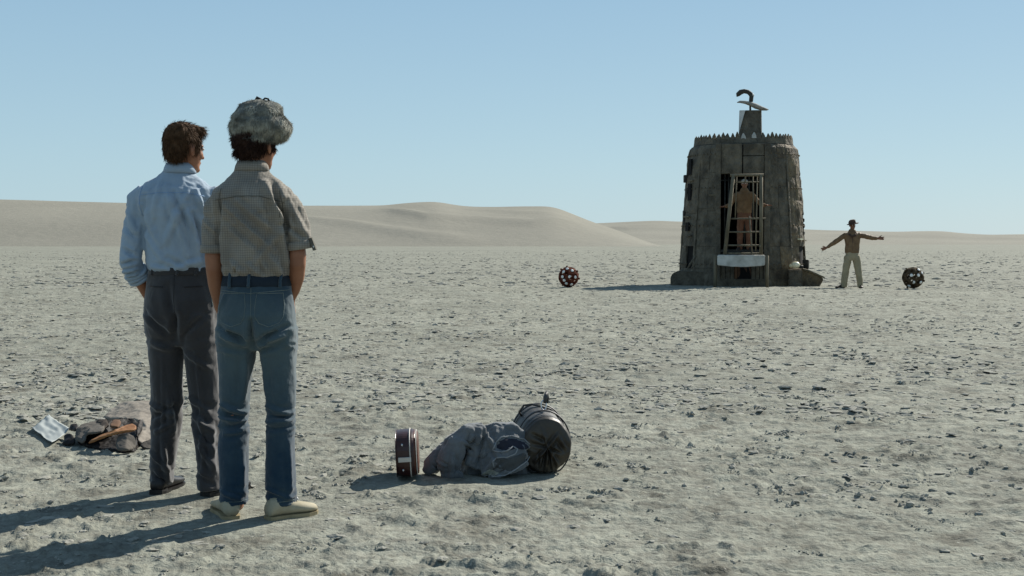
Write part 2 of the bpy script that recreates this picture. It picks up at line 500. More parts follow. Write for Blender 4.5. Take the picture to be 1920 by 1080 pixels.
# the nearer ridge: (px, py of its crest), secondary crests as (px, v)
def vline(pts, crest, Yb, Yc):
    out = []
    for px, py in pts:
        H = CAM_H + (455 - interp(crest, px)) * Yc / F_PX
        best = min(np.linspace(.02, .99, 200), key=lambda v: abs((CAM_H - H * (1.25 * v - .25 * v ** 3)) / (Yb + (Yc - Yb) * v) * F_PX + 455 - py))
        out.append((px, best))
    return out
CR1 = [(-1500, 392), (-600, 378), (-200, 370), (0, 374), (120, 378), (240, 381), (400, 384), (565, 386), (640, 386), (720, 385.5), (760, 381), (800, 378.5), (822, 378.5), (850, 384),
       (880, 387.5), (930, 388), (975, 387), (1030, 387), (1042, 389), (1060, 396), (1090, 408), (1115, 418), (1150, 429), (1185, 443), (1215, 454), (1235, 460), (1262, 463.5), (1500, 466)]
CR2 = [(600, 440), (900, 425), (1060, 420), (1120, 418.5), (1170, 416), (1230, 414), (1290, 416), (1400, 423), (1500, 430), (1560, 432), (1620, 433), (1680, 434.5), (1730, 433.5), (1770, 433.5),
       (1800, 437), (1850, 440), (1920, 439), (2100, 436), (2500, 430), (3400, 440)]
L1 = [(vline([(560, 405), (640, 413), (730, 426), (800, 434), (870, 441)], CR1, 411, 560), .62, .045),
      (vline([(725, 392), (800, 401), (900, 407), (1000, 413), (1085, 419)], CR1, 411, 560), .70, .045),
      (vline([(910, 391.5), (980, 395), (1045, 399)], CR1, 411, 560), .45, .035)]
make_dune('dune_ridge', CR1, 411, 560, L1, -1500, 1500, 560)
L2 = [(vline([(1100, 424), (1180, 428), (1280, 430), (1400, 436)], CR2, 820, 1250), 1.0, .04),
      (vline([(1560, 440), (1680, 443), (1800, 445), (1920, 446)], CR2, 820, 1250), .8, .04)]
make_dune('far_dunes', CR2, 820, 1250, L2, 600, 3400, 520)

# ------------------------------------------------------------------ loose clods of crust
def ico(sub):
    bm = bmesh.new(); bmesh.ops.create_icosphere(bm, subdivisions=sub, radius=1.0)
    V = np.array([v.co[:] for v in bm.verts]); Fc = np.array([[v.index for v in f.verts] for f in bm.faces]); bm.free(); return V, Fc
def crumbs(nc, r0, r1, spread, s0, s1, seed, azmax=31):
    # gritty broken patches of crust: each a low heap of many small crumbs
    rg = np.random.default_rng(seed); V0, F0 = ico(1)
    az = np.radians(rg.uniform(-azmax, azmax, nc)); r = r0 * (r1 / r0) ** rg.random(nc)
    cx = r * np.sin(az); cy = r * np.cos(az)
    keep = np.ones(nc, bool)
    for (fx, fy, fr) in FLAT: keep &= np.hypot(cx - fx, cy - fy) > fr * .9
    cx = cx[keep]; cy = cy[keep]; nc = len(cx)
    k = (4 + 26 * rg.random(nc) ** 2.2).astype(int)
    ci = np.repeat(np.arange(nc), k); n = len(ci)
    sp = spread * (.5 + 1.2 * rg.random(nc) ** 2) * np.sqrt(k / 14); ang = rg.uniform(0, PI, nc); el = rg.uniform(1, 2.4, nc)
    g = rg.normal(size=(n, 2)) * np.stack([sp * el, sp / el], 1)[ci]
    x = cx[ci] + g[:, 0] * np.cos(ang[ci]) - g[:, 1] * np.sin(ang[ci]); y = cy[ci] + g[:, 0] * np.sin(ang[ci]) + g[:, 1] * np.cos(ang[ci])
    d2 = (g[:, 0] / (sp * el)[ci]) ** 2 + (g[:, 1] / (sp / el)[ci]) ** 2
    s = (s0 + (s1 - s0) * rg.random(n) ** 2) * (.75 + .5 * np.exp(-d2))
    z = ground_h(x, y) + s * .1 + s * .8 * np.exp(-d2 * .8) * rg.random(n)
    P = np.repeat(V0[None], n, 0); off = rg.uniform(0, 50, (n, 1, 3))
    P = P * (1 + .7 * noise3((P + off).reshape(-1, 3), 1.3, 1).reshape(n, -1))[:, :, None]
    P = P * s[:, None, None] * rg.uniform(.6, 1.4, (n, 1, 3)) * np.array([1, 1, .75])
    V = (P + np.stack([x, y, z], 1)[:, None, :]).reshape(-1, 3)
    return V, (F0[None] + (np.arange(n) * len(V0))[:, None, None]).reshape(-1, 3)
def clods(n, r0, r1, s0, s1, sub, seed, azmax=31, power=1.0):
    rg = np.random.default_rng(seed); V0, F0 = ico(sub)
    az = np.radians(rg.uniform(-azmax, azmax, n * 3)); r = r0 * (r1 / r0) ** (rg.random(n * 3) ** power)
    x = r * np.sin(az); y = r * np.cos(az)
    pm = noise2(x / 1.1, y / 1.1, 3) + .6 * noise2(x / 3.7, y / 3.7, 4)
    keep = rg.random(n * 3) < sstep(-.45, .45, pm) * .9 + .1
    for (fx, fy, fr) in FLAT: keep &= np.hypot(x - fx, y - fy) > fr * .75
    x = x[keep][:n]; y = y[keep][:n]; k = len(x)
    s = s0 + (s1 - s0) * rg.random(k) ** 2.6
    z = ground_h(x, y)
    ang = rg.uniform(0, 2 * PI, k); ex = rg.uniform(.7, 1.5, k); hz = rg.uniform(.16, .42, k)
    P = np.repeat(V0[None], k, 0)
    off = rg.uniform(0, 50, (k, 1, 3))
    q = (P * 1.0 + off).reshape(-1, 3)
    d = 1 + .55 * noise3(q, 1.15, 1).reshape(k, -1) + .35 * noise3(q, 2.7, 2).reshape(k, -1)
    P = P * d[:, :, None]
    P[:, :, 2] = np.where(P[:, :, 2] > 0, P[:, :, 2], P[:, :, 2] * .5)
    P = P * s[:, None, None] * np.stack([ex, 1 / ex, hz], 1)[:, None, :]
    ca, sa = np.cos(ang)[:, None], np.sin(ang)[:, None]
    X = P[:, :, 0] * ca - P[:, :, 1] * sa + x[:, None]; Y = P[:, :, 0] * sa + P[:, :, 1] * ca + y[:, None]
    Z = P[:, :, 2] + z[:, None] + (s * hz * .15)[:, None]
    V = np.stack([X, Y, Z], -1).reshape(-1, 3)
    Fc = (F0[None] + (np.arange(k) * len(V0))[:, None, None]).reshape(-1, 3)
    return V, Fc
M_CLOD = mat('clod_crust', (.23, .225, .195), (.33, .325, .28), rough=.95, scale=14, bump=.5, bscale=60, bdist=.01, spec=.1)
def make_clods():
    Vs = []; Fs = []; n0 = 0
    for a in [(230, 2.6, 9, .004, .024, 3, 11), (1500, 5, 17, .006, .032, 2, 12), (4500, 10, 40, .012, .05, 1, 13), (2500, 2.4, 9, .002, .007, 1, 14), (20000, 9, 60, .012, .050, 0, 16), (16000, 35, 190, .03, .13, 0, 15)]:
        V, Fc = clods(*a); Vs.append(V); Fs.append(Fc + n0); n0 += len(V)
    for a in [(520, 2.5, 8, .022, .002, .008, 21), (900, 6, 22, .035, .004, .015, 22)]:
        V, Fc = crumbs(*a); Vs.append(V); Fs.append(Fc + n0); n0 += len(V)
    me = np_mesh('clods', np.concatenate(Vs), np.concatenate(Fs), 3)
    me.materials.append(M_CLOD)
    me.polygons.foreach_set('use_smooth', [False] * len(me.polygons))
    o = bpy.data.objects.new('dirt_clods', me); COL.objects.link(o); o['kind'] = 'stuff'
    o['label'] = 'small grey brown crumbs of crust scattered over the plain'
make_clods()
# ------------------------------------------------------------------ the armoured tower
M_PLATE = mat('tower_plate', (.068, .060, .045), (.175, .15, .108), rough=.8, scale=3.4, detail=12, bump=1.0, bscale=9, bdist=.08, metal=.05, stretch=(1, 1, .8), lo=.36, hi=.66)
M_PLATE2 = mat('tower_plate_brown', (.075, .06, .042), (.21, .165, .10), rough=.8, scale=3.8, detail=12, bump=1.0, bscale=9, bdist=.08, metal=.05, stretch=(1, 1, .8), lo=.36, hi=.66)  # paler, browner plate, more frequent on the right flank
M_IRON = mat('dark_iron', (.02, .02, .018), (.06, .055, .045), rough=.7, scale=5, bump=.4, bscale=20)
M_BLACK = mat('shade_black_inside', (.006, .006, .006), (.012, .011, .010), rough=.95, scale=3)  # near-black colour carries the shade of the interior and the openings
M_RUST = mat('rusty_board', (.06, .03, .018), (.14, .075, .04), rough=.85, scale=5, bump=.4)
M_PALE = mat('pale_metal_and_sunlit_stripe', (.50, .50, .47), (.66, .66, .62), rough=.6, scale=5, bump=.2)
M_CREAM = mat('cream_shell', (.72, .64, .40), (.85, .80, .60), rough=.35, scale=5)
M_WOOD = mat('grey_wood', (.095, .08, .052), (.20, .17, .115), rough=.85, scale=9, bump=.4, stretch=(1, 1, .2))
M_WING = mat('weathered_pale_wood', (.20, .19, .165), (.36, .34, .30), rough=.85, scale=9)
M_SLAB = mat('chalky_slab', (.34, .33, .29), (.58, .57, .52), rough=.85, scale=3.5, detail=9, bump=.5, bscale=12, bdist=.02)

PROF = [(0, 1.79), (.5, 1.79), (1.1, 1.745), (2.0, 1.685), (3.0, 1.60), (3.6, 1.56), (3.86, 1.525), (3.97, 1.45)]
def prad(z): return float(np.interp(z, [p[0] for p in PROF], [p[1] for p in PROF]))
tower = thing('armoured_tower', 'squat dark barrel shaped metal tower with toothed crown and barred doorway, standing on the plain', 'tower', (TW.x, TW.y, gz(TW.x, TW.y) - .02), -math.atan2(TW.x, TW.y))
FACE = -math.atan2(TW.x, TW.y)       # its doorway looks at the people in the foreground
TRG = random.Random(5)

def plate(a0, a1, z0, z1, th, name='wall_panel', m=None, bulge=0.0, seed=0):
    """curved armour plate between two angles and heights, closed and slightly dented"""
    na, nz = 8, max(5, int((z1 - z0) / .09)); rings = []
    outer = []; inner = []
    for i in range(nz + 1):
        z = z0 + (z1 - z0) * i / nz
        for j in range(na + 1):
            a = a0 + (a1 - a0) * j / na
            e = min(i, nz - i, 1) * min(j, na - j, 1)
            p = np.array([[math.cos(a) * 2, math.sin(a) * 2, z]])
            d = .034 * noise3(p, 1.5, 3)[0] + .020 * noise3(p, 4.5, 4)[0] + .008 * noise3(p, 10, seed)[0]
            r = prad(z) + th + d + bulge * e
            outer.append((r * math.cos(a), r * math.sin(a), z))
            ri = prad(z) - .05
            inner.append((ri * math.cos(a), ri * math.sin(a), z))
    k = na + 1; n = len(outer); V = outer + inner; Fc = []
    for i in range(nz):
        for j in range(na):
            q = i * k + j
            Fc.append((q, q + 1, q + k + 1, q + k)); Fc.append((n + q, n + q + k, n + q + k + 1, n + q + 1))
    def edge(lst):
        for u, w in zip(lst[:-1], lst[1:]): Fc.append((u, w, w + n, u + n))
    edge([j for j in range(k)][::-1]); edge([nz * k + j for j in range(k)])
    edge([i * k for i in range(nz + 1)]); edge([i * k + na for i in range(nz + 1)][::-1])
    mb = M().add(V, Fc)
    o = mb.build(name, m or M_PLATE, tower, smooth=True)
    bm = bmesh.new(); bm.from_mesh(o.data); bmesh.ops.recalc_face_normals(bm, faces=bm.faces[:]); bm.to_mesh(o.data); bm.free()
    md = o.data; md.polygons.foreach_set('use_smooth', [False] * len(md.polygons)); md.update()
    return o
D = math.radians
HALF = 23.0
edges_side = [HALF, 36, 49, 64, 79, 97, 116, 136, 158, 180]
for side in (-1, 1):
    for q in range(len(edges_side) - 1):
        e0, e1 = edges_side[q], edges_side[q + 1]
        a0, a1 = D(-90 + side * e0), D(-90 + side * e1)
        if a0 > a1: a0, a1 = a1, a0
        gap = .0022
        cuts = [.0, .5, 1.12]
        z = 1.12
        while z < 3.2:
            z += TRG.uniform(.55, 1.25); cuts.append(min(z, 3.97))
        if cuts[-1] < 3.97: cuts.append(3.97)
        if cuts[-1] - cuts[-2] < .3: cuts.pop(-2)
        for w in range(len(cuts) - 1):
            if side == -1 and e0 == 49 and w == 1: continue          # dark recess low on the left
            if side == 1 and e0 in (64, 79) and w == 1: continue
            plate(a0 + gap, a1 - gap, cuts[w] + .003, cuts[w + 1] - .003, TRG.uniform(0, .014), m=M_PLATE2 if (side == 1 and TRG.random() < .55) or TRG.random() < .2 else M_PLATE,
                  bulge=TRG.choice([0, .012, .02]), seed=q * 7 + w + (50 if side > 0 else 0))
# the shell behind the plates, open at the doorway
def shell():
    V = []; n = 60; zs = [0, .95, 3.12, 3.96]
    mb = M()
    for (z0, z1, full) in ((0, .95, True), (.95, 3.12, False), (3.12, 3.96, True)):
        aa = np.linspace(-90 + (0 if full else HALF), 270 - (0 if full else HALF), n)
        for a, b in zip(aa[:-1], aa[1:]):
            r0, r1 = prad(z0) - .055, prad(z1) - .055
            def P(r, t, z): return (r * math.cos(D(t)), r * math.sin(D(t)), z)
            t = .03
            mb.add([P(r0, a, z0), P(r0, b, z0), P(r1, b, z1), P(r1, a, z1), P(r0 - t, a, z0), P(r0 - t, b, z0), P(r1 - t, b, z1), P(r1 - t, a, z1)],
                   [(0, 1, 2, 3), (5, 4, 7, 6), (0, 4, 5, 1), (3, 2, 6, 7)])
    return mb
shell().build('inner_shell', M_BLACK, tower, smooth=False)
M().hrings([(3.93, 0, 0, 1.43, 1.43), (3.99, 0, 0, 1.43, 1.43), (4.05, 0, 0, .5, .5)], 40).build('roof', M_IRON, tower, smooth=False)
M().hrings([(.86, 0, 0, 1.68, 1.68), (.93, 0, 0, 1.68, 1.68)], 40).build('inner_floor', M_BLACK, tower, smooth=False)
# front facade: flat, slightly proud jambs, lintel and apron
yf = -1.745
def fbox(lo, hi, name, m, bev=.012, dent=0.0, parent=None):
    bm = bmesh.new(); bmesh.ops.create_cube(bm, size=1)
    for v in bm.verts: v.co = Vector([lo[i] + (v.co[i] + .5) * (hi[i] - lo[i]) for i in range(3)])
    if bev: bmesh.ops.bevel(bm, geom=bm.edges[:], offset=bev, segments=1, affect='EDGES')
    if dent:
        bmesh.ops.subdivide_edges(bm, edges=[e for e in bm.edges if e.calc_length() > .2], cuts=4, use_grid_fill=True)
        for v in bm.verts:
            d = noise3(np.array([v.co[:]]), 2.5, 9)[0]; v.co.y += d * dent
    me = bpy.data.meshes.new(name); bm.to_mesh(me); bm.free()
    return link(me, name, m, parent or tower, False)
fbox((-.74, -1.80, 0), (-.60, -1.55, 3.95), 'door_jamb', M_PLATE, dent=.03)
fbox((.58, -1.80, 0), (.74, -1.55, 3.95), 'door_jamb', M_PLATE, dent=.03)
# lintel plates above the doorway
for (x0, x1, z0, z1, th) in ((-.60, -.02, 3.12, 3.95, .02), (.0, .58, 3.12, 3.6, .045), (.0, .58, 3.615, 3.95, .01)):
    fbox((x0 + .004, -1.70 - th, z0), (x1 - .004, -1.5, z1), 'lintel_panel', M_PLATE, dent=.03)
# apron of upright boards below the doorway, reddish near its middle
xs = [-.60, -.46, -.33, -.22, -.13, -.05, .04, .13, .24, .36, .47, .58]
for i in range(len(xs) - 1):
    t = TRG.uniform(-.015, .02)
    fbox((xs[i] + .006, -1.72 - t, .02), (xs[i + 1] - .006, -1.6, .93 - TRG.random() * .02), 'apron_board', M_RUST if 2 < i < 8 else M_PLATE, bev=.006)
fbox((-.598, -1.78, .955), (.578, -1.3, 1.03), 'door_sill', M_IRON, bev=.01)
# bars in the doorway
for x in (-.50, -.40, .05, .16, .27, .38, .50):
    M().tube([(x, -1.5, 1.03), (x + .01, -1.5, 3.12)], .022, 8).build('door_bar', M_IRON, tower)
for z in (2.95,):
    M().tube([(-.6, -1.47, z), (.58, -1.47, z)], .02, 8).build('door_bar', M_IRON, tower)
# toothed crown
M().hrings([(3.965, 0, 0, 1.40, 1.40), (3.97, 0, 0, 1.42, 1.42), (4.12, 0, 0, 1.40, 1.40), (4.16, 0, 0, 1.36, 1.36), (4.10, 0, 0, 1.30, 1.30), (3.99, 0, 0, 1.30, 1.30)], 64).build('crown_ring', M_PLATE, tower, smooth=False)
NT = 60; tm = []
for v in range(4):
    h = (.18, .165, .19, .175)[v]; w = (.064, .070, .060, .066)[v]
    mb = M().add([(-w, -.03, 0), (w, -.03, 0), (w, .03, 0), (-w, .03, 0), (-w * .75, -.03, h * .5), (w * .75, -.03, h * .5), (w * .75, .02, h * .5), (-w * .75, .02, h * .5), (.012, -.015, h), (-.012, .0, h * .97)],
                 [(3, 2, 1, 0), (0, 1, 5, 4), (1, 2, 6, 5), (2, 3, 7, 6), (3, 0, 4, 7), (4, 5, 8, 9), (5, 6, 8), (6, 7, 9, 8), (7, 4, 9)])
    me = mb.mesh('crown_tooth'); me.materials.append(M_PLATE if v % 2 else M_PLATE2); tm.append(me)
mpale = tm[1].copy(); mpale.materials.clear(); mpale.materials.append(M_SLAB)
for i in range(NT):
    a = 2 * PI * i / NT + TRG.uniform(-.015, .015)
    deg = math.degrees(a) % 360
    o = bpy.data.objects.new('crown_tooth', mpale if 266 < deg < 292 and i % 2 else TRG.choice(tm)); COL.objects.link(o); o.parent = tower
    o.location = (1.37 * math.cos(a), 1.37 * math.sin(a), 4.11 + TRG.uniform(-.03, .01))
    o.rotation_euler = (TRG.uniform(-.14, -.02), TRG.uniform(-.07, .07), a + PI / 2)
# chimney
ch = thing('chimney', '', ''); del ch['label']; del ch['category']; ch.parent = tower; ch.location = (.20, -.1, 0)
bpy.data.objects.remove(ch)
chm = M().hrings([(3.98, .2, 0, .34, .30), (4.5, .2, 0, .325, .29), (5.0, .2, 0, .315, .28), (5.0, .2, 0, .27, .24), (4.7, .2, 0, .27, .24)], 26, 3.4).build('chimney', M_PLATE, tower, smooth=False)
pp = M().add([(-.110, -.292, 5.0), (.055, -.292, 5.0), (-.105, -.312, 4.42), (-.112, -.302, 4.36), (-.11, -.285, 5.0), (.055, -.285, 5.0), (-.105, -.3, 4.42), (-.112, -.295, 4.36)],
             [(0, 3, 2, 1), (4, 5, 6, 7), (0, 1, 5, 4), (1, 2, 6, 5), (2, 3, 7, 6), (3, 0, 4, 7)]).build('sunlit_stripe', M_PALE, chm, smooth=False)  # pale colour stands in for a diagonal sunlit stripe on the chimney
# bird shaped vane: stem, long blade, hooked head
vane = M().tube([(.20, -.18, 4.9), (.19, -.18, 5.12), (.21, -.18, 5.22)], [.03, .028, .03], 10).build('vane', M_IRON, tower)
def flatblade(pts, wid, thick, name, m, ya=-.18):
    return M().tube([(x, ya, z) for x, z in pts], [(w, t) for w, t in zip(wid, thick)], 12, flat=(0, 1, 0)).build(name, m, vane)
flatblade([(-.18, 5.235), (-.10, 5.255), (.05, 5.235), (.20, 5.19), (.35, 5.12), (.52, 5.05), (.66, 5.02), (.71, 5.015)], [.015, .06, .10, .16, .20, .19, .10, .01], [.012, .034, .046, .062, .075, .058, .03, .008], 'wing_blade', M_WING)
flatblade([(.20, 5.20), (.215, 5.30), (.225, 5.40), (.20, 5.47), (.13, 5.53), (.02, 5.555), (-.08, 5.53), (-.16, 5.46), (-.19, 5.40)], [.06, .065, .065, .07, .07, .08, .09, .08, .01], [.05, .06, .062, .066, .064, .064, .075, .065, .010], 'hooked_beak', M_IRON)
M().ell((.235, -.18, 5.43), (.07, .05, .055)).build('knob', M_PALE, vane)
# base skirts
def skirt(pts, y0, y1, name, m):
    mb = M(); n = len(pts)
    mb.add([(x, y0, z) for x, z in pts] + [(x, y1, z) for x, z in pts], [tuple(range(n))[::-1], tuple(range(n, 2 * n))] + [(i, (i + 1) % n, n + (i + 1) % n, n + i) for i in range(n)])
    o = mb.build(name, m, tower, smooth=False)
    bm = bmesh.new(); bm.from_mesh(o.data); bmesh.ops.recalc_face_normals(bm, faces=bm.faces[:]); bmesh.ops.bevel(bm, geom=bm.edges[:], offset=.02, segments=2, affect='EDGES'); bm.to_mesh(o.data); bm.free(); return o
skirt([(-1.99, 0), (-1.985, .25), (-1.93, .36), (-1.80, .42), (-1.35, .42), (-.80, .40), (-.78, 0)], -1.45, -.2, 'base_skirt', M_PLATE)
skirt([(-.76, 0), (-.76, .22), (.80, .22), (.80, 0)], -1.88, -1.5, 'base_skirt', M_PLATE)
skirt([(.82, 0), (.82, .46), (1.55, .50), (1.78, .45), (2.18, .26), (2.19, .18), (2.10, .02), (2.0, 0)], -1.45, -.1, 'base_skirt', M_PLATE2)
skirt([(1.62, .515), (1.80, .475), (2.24, .275), (2.24, .225), (1.78, .43), (1.62, .47)], -1.53, -.0, 'skirt_lid', M_WOOD)
# slats across the low left recess, ledges and shade-black openings along both flanks
for k in range(4):
    M().tube([(-1.52 + k * .11, -1.12 - k * .06, .5), (-1.30 + k * .10, -1.22 - k * .05, .86 - k * .09)], [(.03, .012)] * 2, 8).build('recess_slat', M_PLATE, tower)
for (a, z, w, d, m) in ((-62, 2.98, .16, .05, M_WOOD), (-66, 1.96, .2, .04, M_WOOD), (-60, 1.42, .18, .03, M_PLATE), (-28, 2.55, .16, .02, M_WOOD), (64, 1.32, .1, .06, M_CREAM), (75, 1.28, .14, .05, M_WOOD)):
    t = D(-90 + a); r = prad(z)
    mx = Matrix.Translation((r * math.cos(t), r * math.sin(t), z)) @ Matrix.Rotation(t + PI / 2, 4, 'Z')
    M().box((-w, -d - .03, -.02), (w, .02, .02), mx).build('ledge', m, tower, smooth=False)
for (a, z, s) in ((-80, 3.06, (.09, .16, .11)), (-77, 2.62, (.12, .05, .17)), (82, 2.05, (.07, .06, .05)), (84, 1.86, (.06, .07, .05)), (82, 1.7, (.07, .07, .06)), (80, 1.5, (.1, .06, .05)),
                  (-79, 1.9, (.1, .05, .25)), (83, .55, (.10, .12, .09)), (74, .62, (.06, .2, .12)), (79, 2.9, (.12, .02, .2))):
    t = D(-90 + a); r = prad(z)
    mx = Matrix.Translation((r * math.cos(t), r * math.sin(t), z)) @ Matrix.Rotation(t + PI / 2, 4, 'Z')
    o = M().box((-s[0], -s[1] * .7, -s[2]), (s[0], .03, s[2]), mx).build('bracket_box', M_IRON, tower, smooth=False)
    bm = bmesh.new(); bm.from_mesh(o.data); bmesh.ops.bevel(bm, geom=bm.edges[:], offset=.015, segments=1, affect='EDGES'); bm.to_mesh(o.data); bm.free()
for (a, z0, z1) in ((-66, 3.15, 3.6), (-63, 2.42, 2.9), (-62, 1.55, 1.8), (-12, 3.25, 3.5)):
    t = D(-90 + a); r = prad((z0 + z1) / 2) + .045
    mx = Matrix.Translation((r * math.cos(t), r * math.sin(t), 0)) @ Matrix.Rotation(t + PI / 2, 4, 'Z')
    if a != -12: M().box((-.10, -.02, z0), (.10, .02, z1), mx).build('opening_shade', M_BLACK, tower, smooth=False)  # black boxes paint the shade of openings in the wall
# upright ribs dividing the barrel
for a in (-49, -79, 49, 97, -97, 136, -136):
    t = D(-90 + a)
    M().tube([((prad(z) + .02) * math.cos(t), (prad(z) + .02) * math.sin(t), z) for z in (0.02, .6, 1.4, 2.2, 3.0, 3.6, 3.9)], [(.022, .04)] * 7, 6, flat=(math.cos(t), math.sin(t), 0)).build('rib', M_PLATE, tower, smooth=False)
# rivets
rv = M().ell((0, 0, 0), .022, nu=6, nv=4).mesh('rivet'); rv.materials.append(M_PLATE2)
for z in (.62, 1.7, 2.75, 3.7):
    for a in range(24, 92, 5):
        for s in (-1, 1):
            t = D(-90 + s * a)
            o = bpy.data.objects.new('rivet', rv); COL.objects.link(o); o.parent = tower
            o.location = ((prad(z) + .035) * math.cos(t), (prad(z) + .035) * math.sin(t), z)
# the pale globe lying on the right skirt
gl = tag(M().ell((0, 0, 0), (.125, .11, .095)).ell((-.11, 0, -.02), (.07, .06, .05)).build('lamp_globe', M_CREAM), 'shiny cream coloured globe resting on the tower base beside its sloping wooden lid', 'globe')
gp = Matrix.Rotation(FACE, 4, 'Z') @ Vector((1.44, -1.56, 0)); gl.location = (TW.x + gp.x, TW.y + gp.y, .585); gl.rotation_euler.z = FACE
M().tube([(0.1, 0, -.05), (.2, .02, -.05)], [.05, .045], 10).build('socket', M_IRON, gl)
skirt([(1.25, 0), (1.25, .47), (1.62, .47), (1.62, 0)], -1.72, -1.40, 'base_block', M_PLATE)

# ------------------------------------------------------------------ platform, ladder frame
Yp = 33.75; Xp = (1389.5 - 960) / F_PX * Yp; gzp = gz(Xp, Yp)
plat = thing('platform', 'low platform with thick chalky slab on thin dark legs, in front of the tower doorway', 'platform', (Xp, Yp, 0), FACE)
bm = bmesh.new(); bmesh.ops.create_cube(bm, size=1)
bmesh.ops.subdivide_edges(bm, edges=bm.edges[:], cuts=9, use_grid_fill=True)
for v in bm.verts:
    x, y, z = v.co
    zz = .74 + z * .26
    if z < 0: zz -= .045 * (1 - (2 * x) ** 2)
    v.co = Vector((x * 1.24, y * 1.35 + .5, zz)); v.co += Vector((0, .5, .6)) * .012 * float(noise3(np.array([v.co[:]]), 5, 4)[0])
bmesh.ops.bevel(bm, geom=[e for e in bm.edges if e.calc_face_angle(0) > .8], offset=.015, segments=2, affect='EDGES')
me = bpy.data.meshes.new('slab'); bm.to_mesh(me); bm.free(); link(me, 'slab', M_SLAB, plat, False)
for sx, sy in ((-.68, -.12), (.68, -.12), (-.68, 1.1), (.68, 1.1)):
    M().tube([(sx, sy, 0.0), (sx, sy, .45), (sx * .99, sy, .86)], [.034, .036, .04], 8).build('leg', M_WOOD, plat)
    M().box((min(sx, sx * .88), sy - .02, .62), (max(sx, sx * .88), sy + .02, .68)).build('bracket', M_IRON, plat, smooth=False)
lad = thing('ladder_frame', 'weathered wooden cage frame with crossbars, narrowing upward, standing upright on the white slab', 'ladder', (Xp, Yp - .02, .87), FACE)
def lx(px): return (px - 1389.5) / 71.1
def lz(py): return (478.5 - py) / 71.1 + .0
def bar(p, q, r, nm='rung'): M().tube([(lx(p[0]), 0 if len(p) < 3 else p[2], lz(p[1])), (lx(q[0]), 0 if len(q) < 3 else q[2], lz(q[1]))], r, 8).build(nm, M_WOOD, lad, smooth=True)
bar((1359, 478), (1374, 328), .048, 'rail'); bar((1426, 478), (1425, 328), .048, 'rail')
bar((1368, 329), (1430, 329), .036, 'top_rail')
for (py, xa, xb) in ((342, 1372, 1426), (410, 1366, 1434), (435, 1364, 1424), (460, 1361, 1425), (475, 1359, 1426)):
    bar((xa, py, .03), (xb, py, .03), .022 if py != 342 else .018)
for (pa, pb) in (((1380, 330, .05), (1378, 408, .05)), ((1410, 330, .05), (1412, 408, .05)), ((1404, 405, .05), (1410, 478, .05)), ((1418, 330, .05), (1416, 470, .05)), ((1396, 330, .05), (1396, 342, .05))):
    bar(pa, pb, .017, 'upright')
for (px, py) in ((1360, 461), (1424, 461), (1424, 435)):
    M().ell((lx(px), -.03, lz(py)), (.035, .035, .045)).build('lashing', M_WOOD, lad)

# ------------------------------------------------------------------ the two lattice balls
M_BALLRED = mat('reddish_iron', (.055, .014, .008), (.15, .045, .025), rough=.9, scale=9, bump=.3, spec=.1)
M_BALLDK = mat('blackened_iron', (.040, .028, .017), (.115, .078, .044), rough=.9, scale=9, bump=.3, spec=.1)
M_LITHOLE = mat('lit_hole_white', (.80, .77, .70), (.86, .84, .79), rough=.6, scale=4)  # white discs stand in for sunlit ground seen through the lattice holes
def ball(px, py, D_, m, label, rot, lit_hole_dirs):
    base = on_ground(px, py); R = .285
    t = thing('lattice_ball', label, 'ball', (base.x, base.y, gz(base.x, base.y) + .004), 0, 'spherical metal lattices on the plain')
    bm = bmesh.new(); bmesh.ops.create_icosphere(bm, subdivisions=1, radius=1)
    bmesh.ops.bevel(bm, geom=bm.verts[:] + bm.edges[:], offset=.36, segments=1, affect='VERTICES', clamp_overlap=True)
    bmesh.ops.remove_doubles(bm, verts=bm.verts[:], dist=.01)
    r = bmesh.ops.inset_individual(bm, faces=bm.faces[:], thickness=.15)
    new = set(r['faces']); cen = [f for f in bm.faces if f not in new]
    centers = [f.calc_center_median().normalized() for f in cen]
    bmesh.ops.delete(bm, geom=cen, context='FACES_ONLY')
    for v in bm.verts: v.co = v.co.normalized() * (1 if len(v.link_edges) < 3 or not v.is_boundary else .97)
    me = bpy.data.meshes.new('lattice'); bm.to_mesh(me); bm.free()
    o = bpy.data.objects.new('lattice', me); COL.objects.link(o)
    s = o.modifiers.new('s', 'SOLIDIFY'); s.thickness = .22; s.offset = -1
    u = o.modifiers.new('u', 'SUBSURF'); u.levels = 1
    dg = bpy.context.evaluated_depsgraph_get(); me2 = bpy.data.meshes.new_from_object(o.evaluated_get(dg)); o.modifiers.clear(); o.data = me2
    me2.materials.append(m); o.parent = t; o.scale = (R, R, R); o.rotation_euler = rot; o.location = (0, 0, R * 1.0)
    mr = Euler(rot).to_matrix()
    kn = M().ell((0, 0, 0), 1, nu=10, nv=6).mesh('knob'); kn.materials.append(m); sk = M().ell((0, 0, 0), (1, 1, .4), nu=12, nv=6).mesh('stud_and_lit_hole'); sk.materials.append(M_LITHOLE)
    G = [(1.618, 0, 1), (1.618, 0, -1), (-1.618, 0, 1), (-1.618, 0, -1), (1, 1.618, 0), (-1, 1.618, 0), (1, -1.618, 0), (-1, -1.618, 0), (0, 1, 1.618), (0, 1, -1.618), (0, -1, 1.618), (0, -1, -1.618)]
    for c in centers[::2]:
        d = mr @ c
        if d.y < .35 or True:
            k = bpy.data.objects.new('knob', kn); COL.objects.link(k); k.parent = t
            k.location = d * R * .99 + Vector((0, 0, R)); k.scale = (.03,) * 3
    for d in lit_hole_dirs:
        d = Vector(d).normalized(); k = bpy.data.objects.new('stud_and_lit_hole', sk); COL.objects.link(k); k.parent = t
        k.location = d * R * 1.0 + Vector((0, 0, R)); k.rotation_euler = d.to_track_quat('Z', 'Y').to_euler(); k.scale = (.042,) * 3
    return t
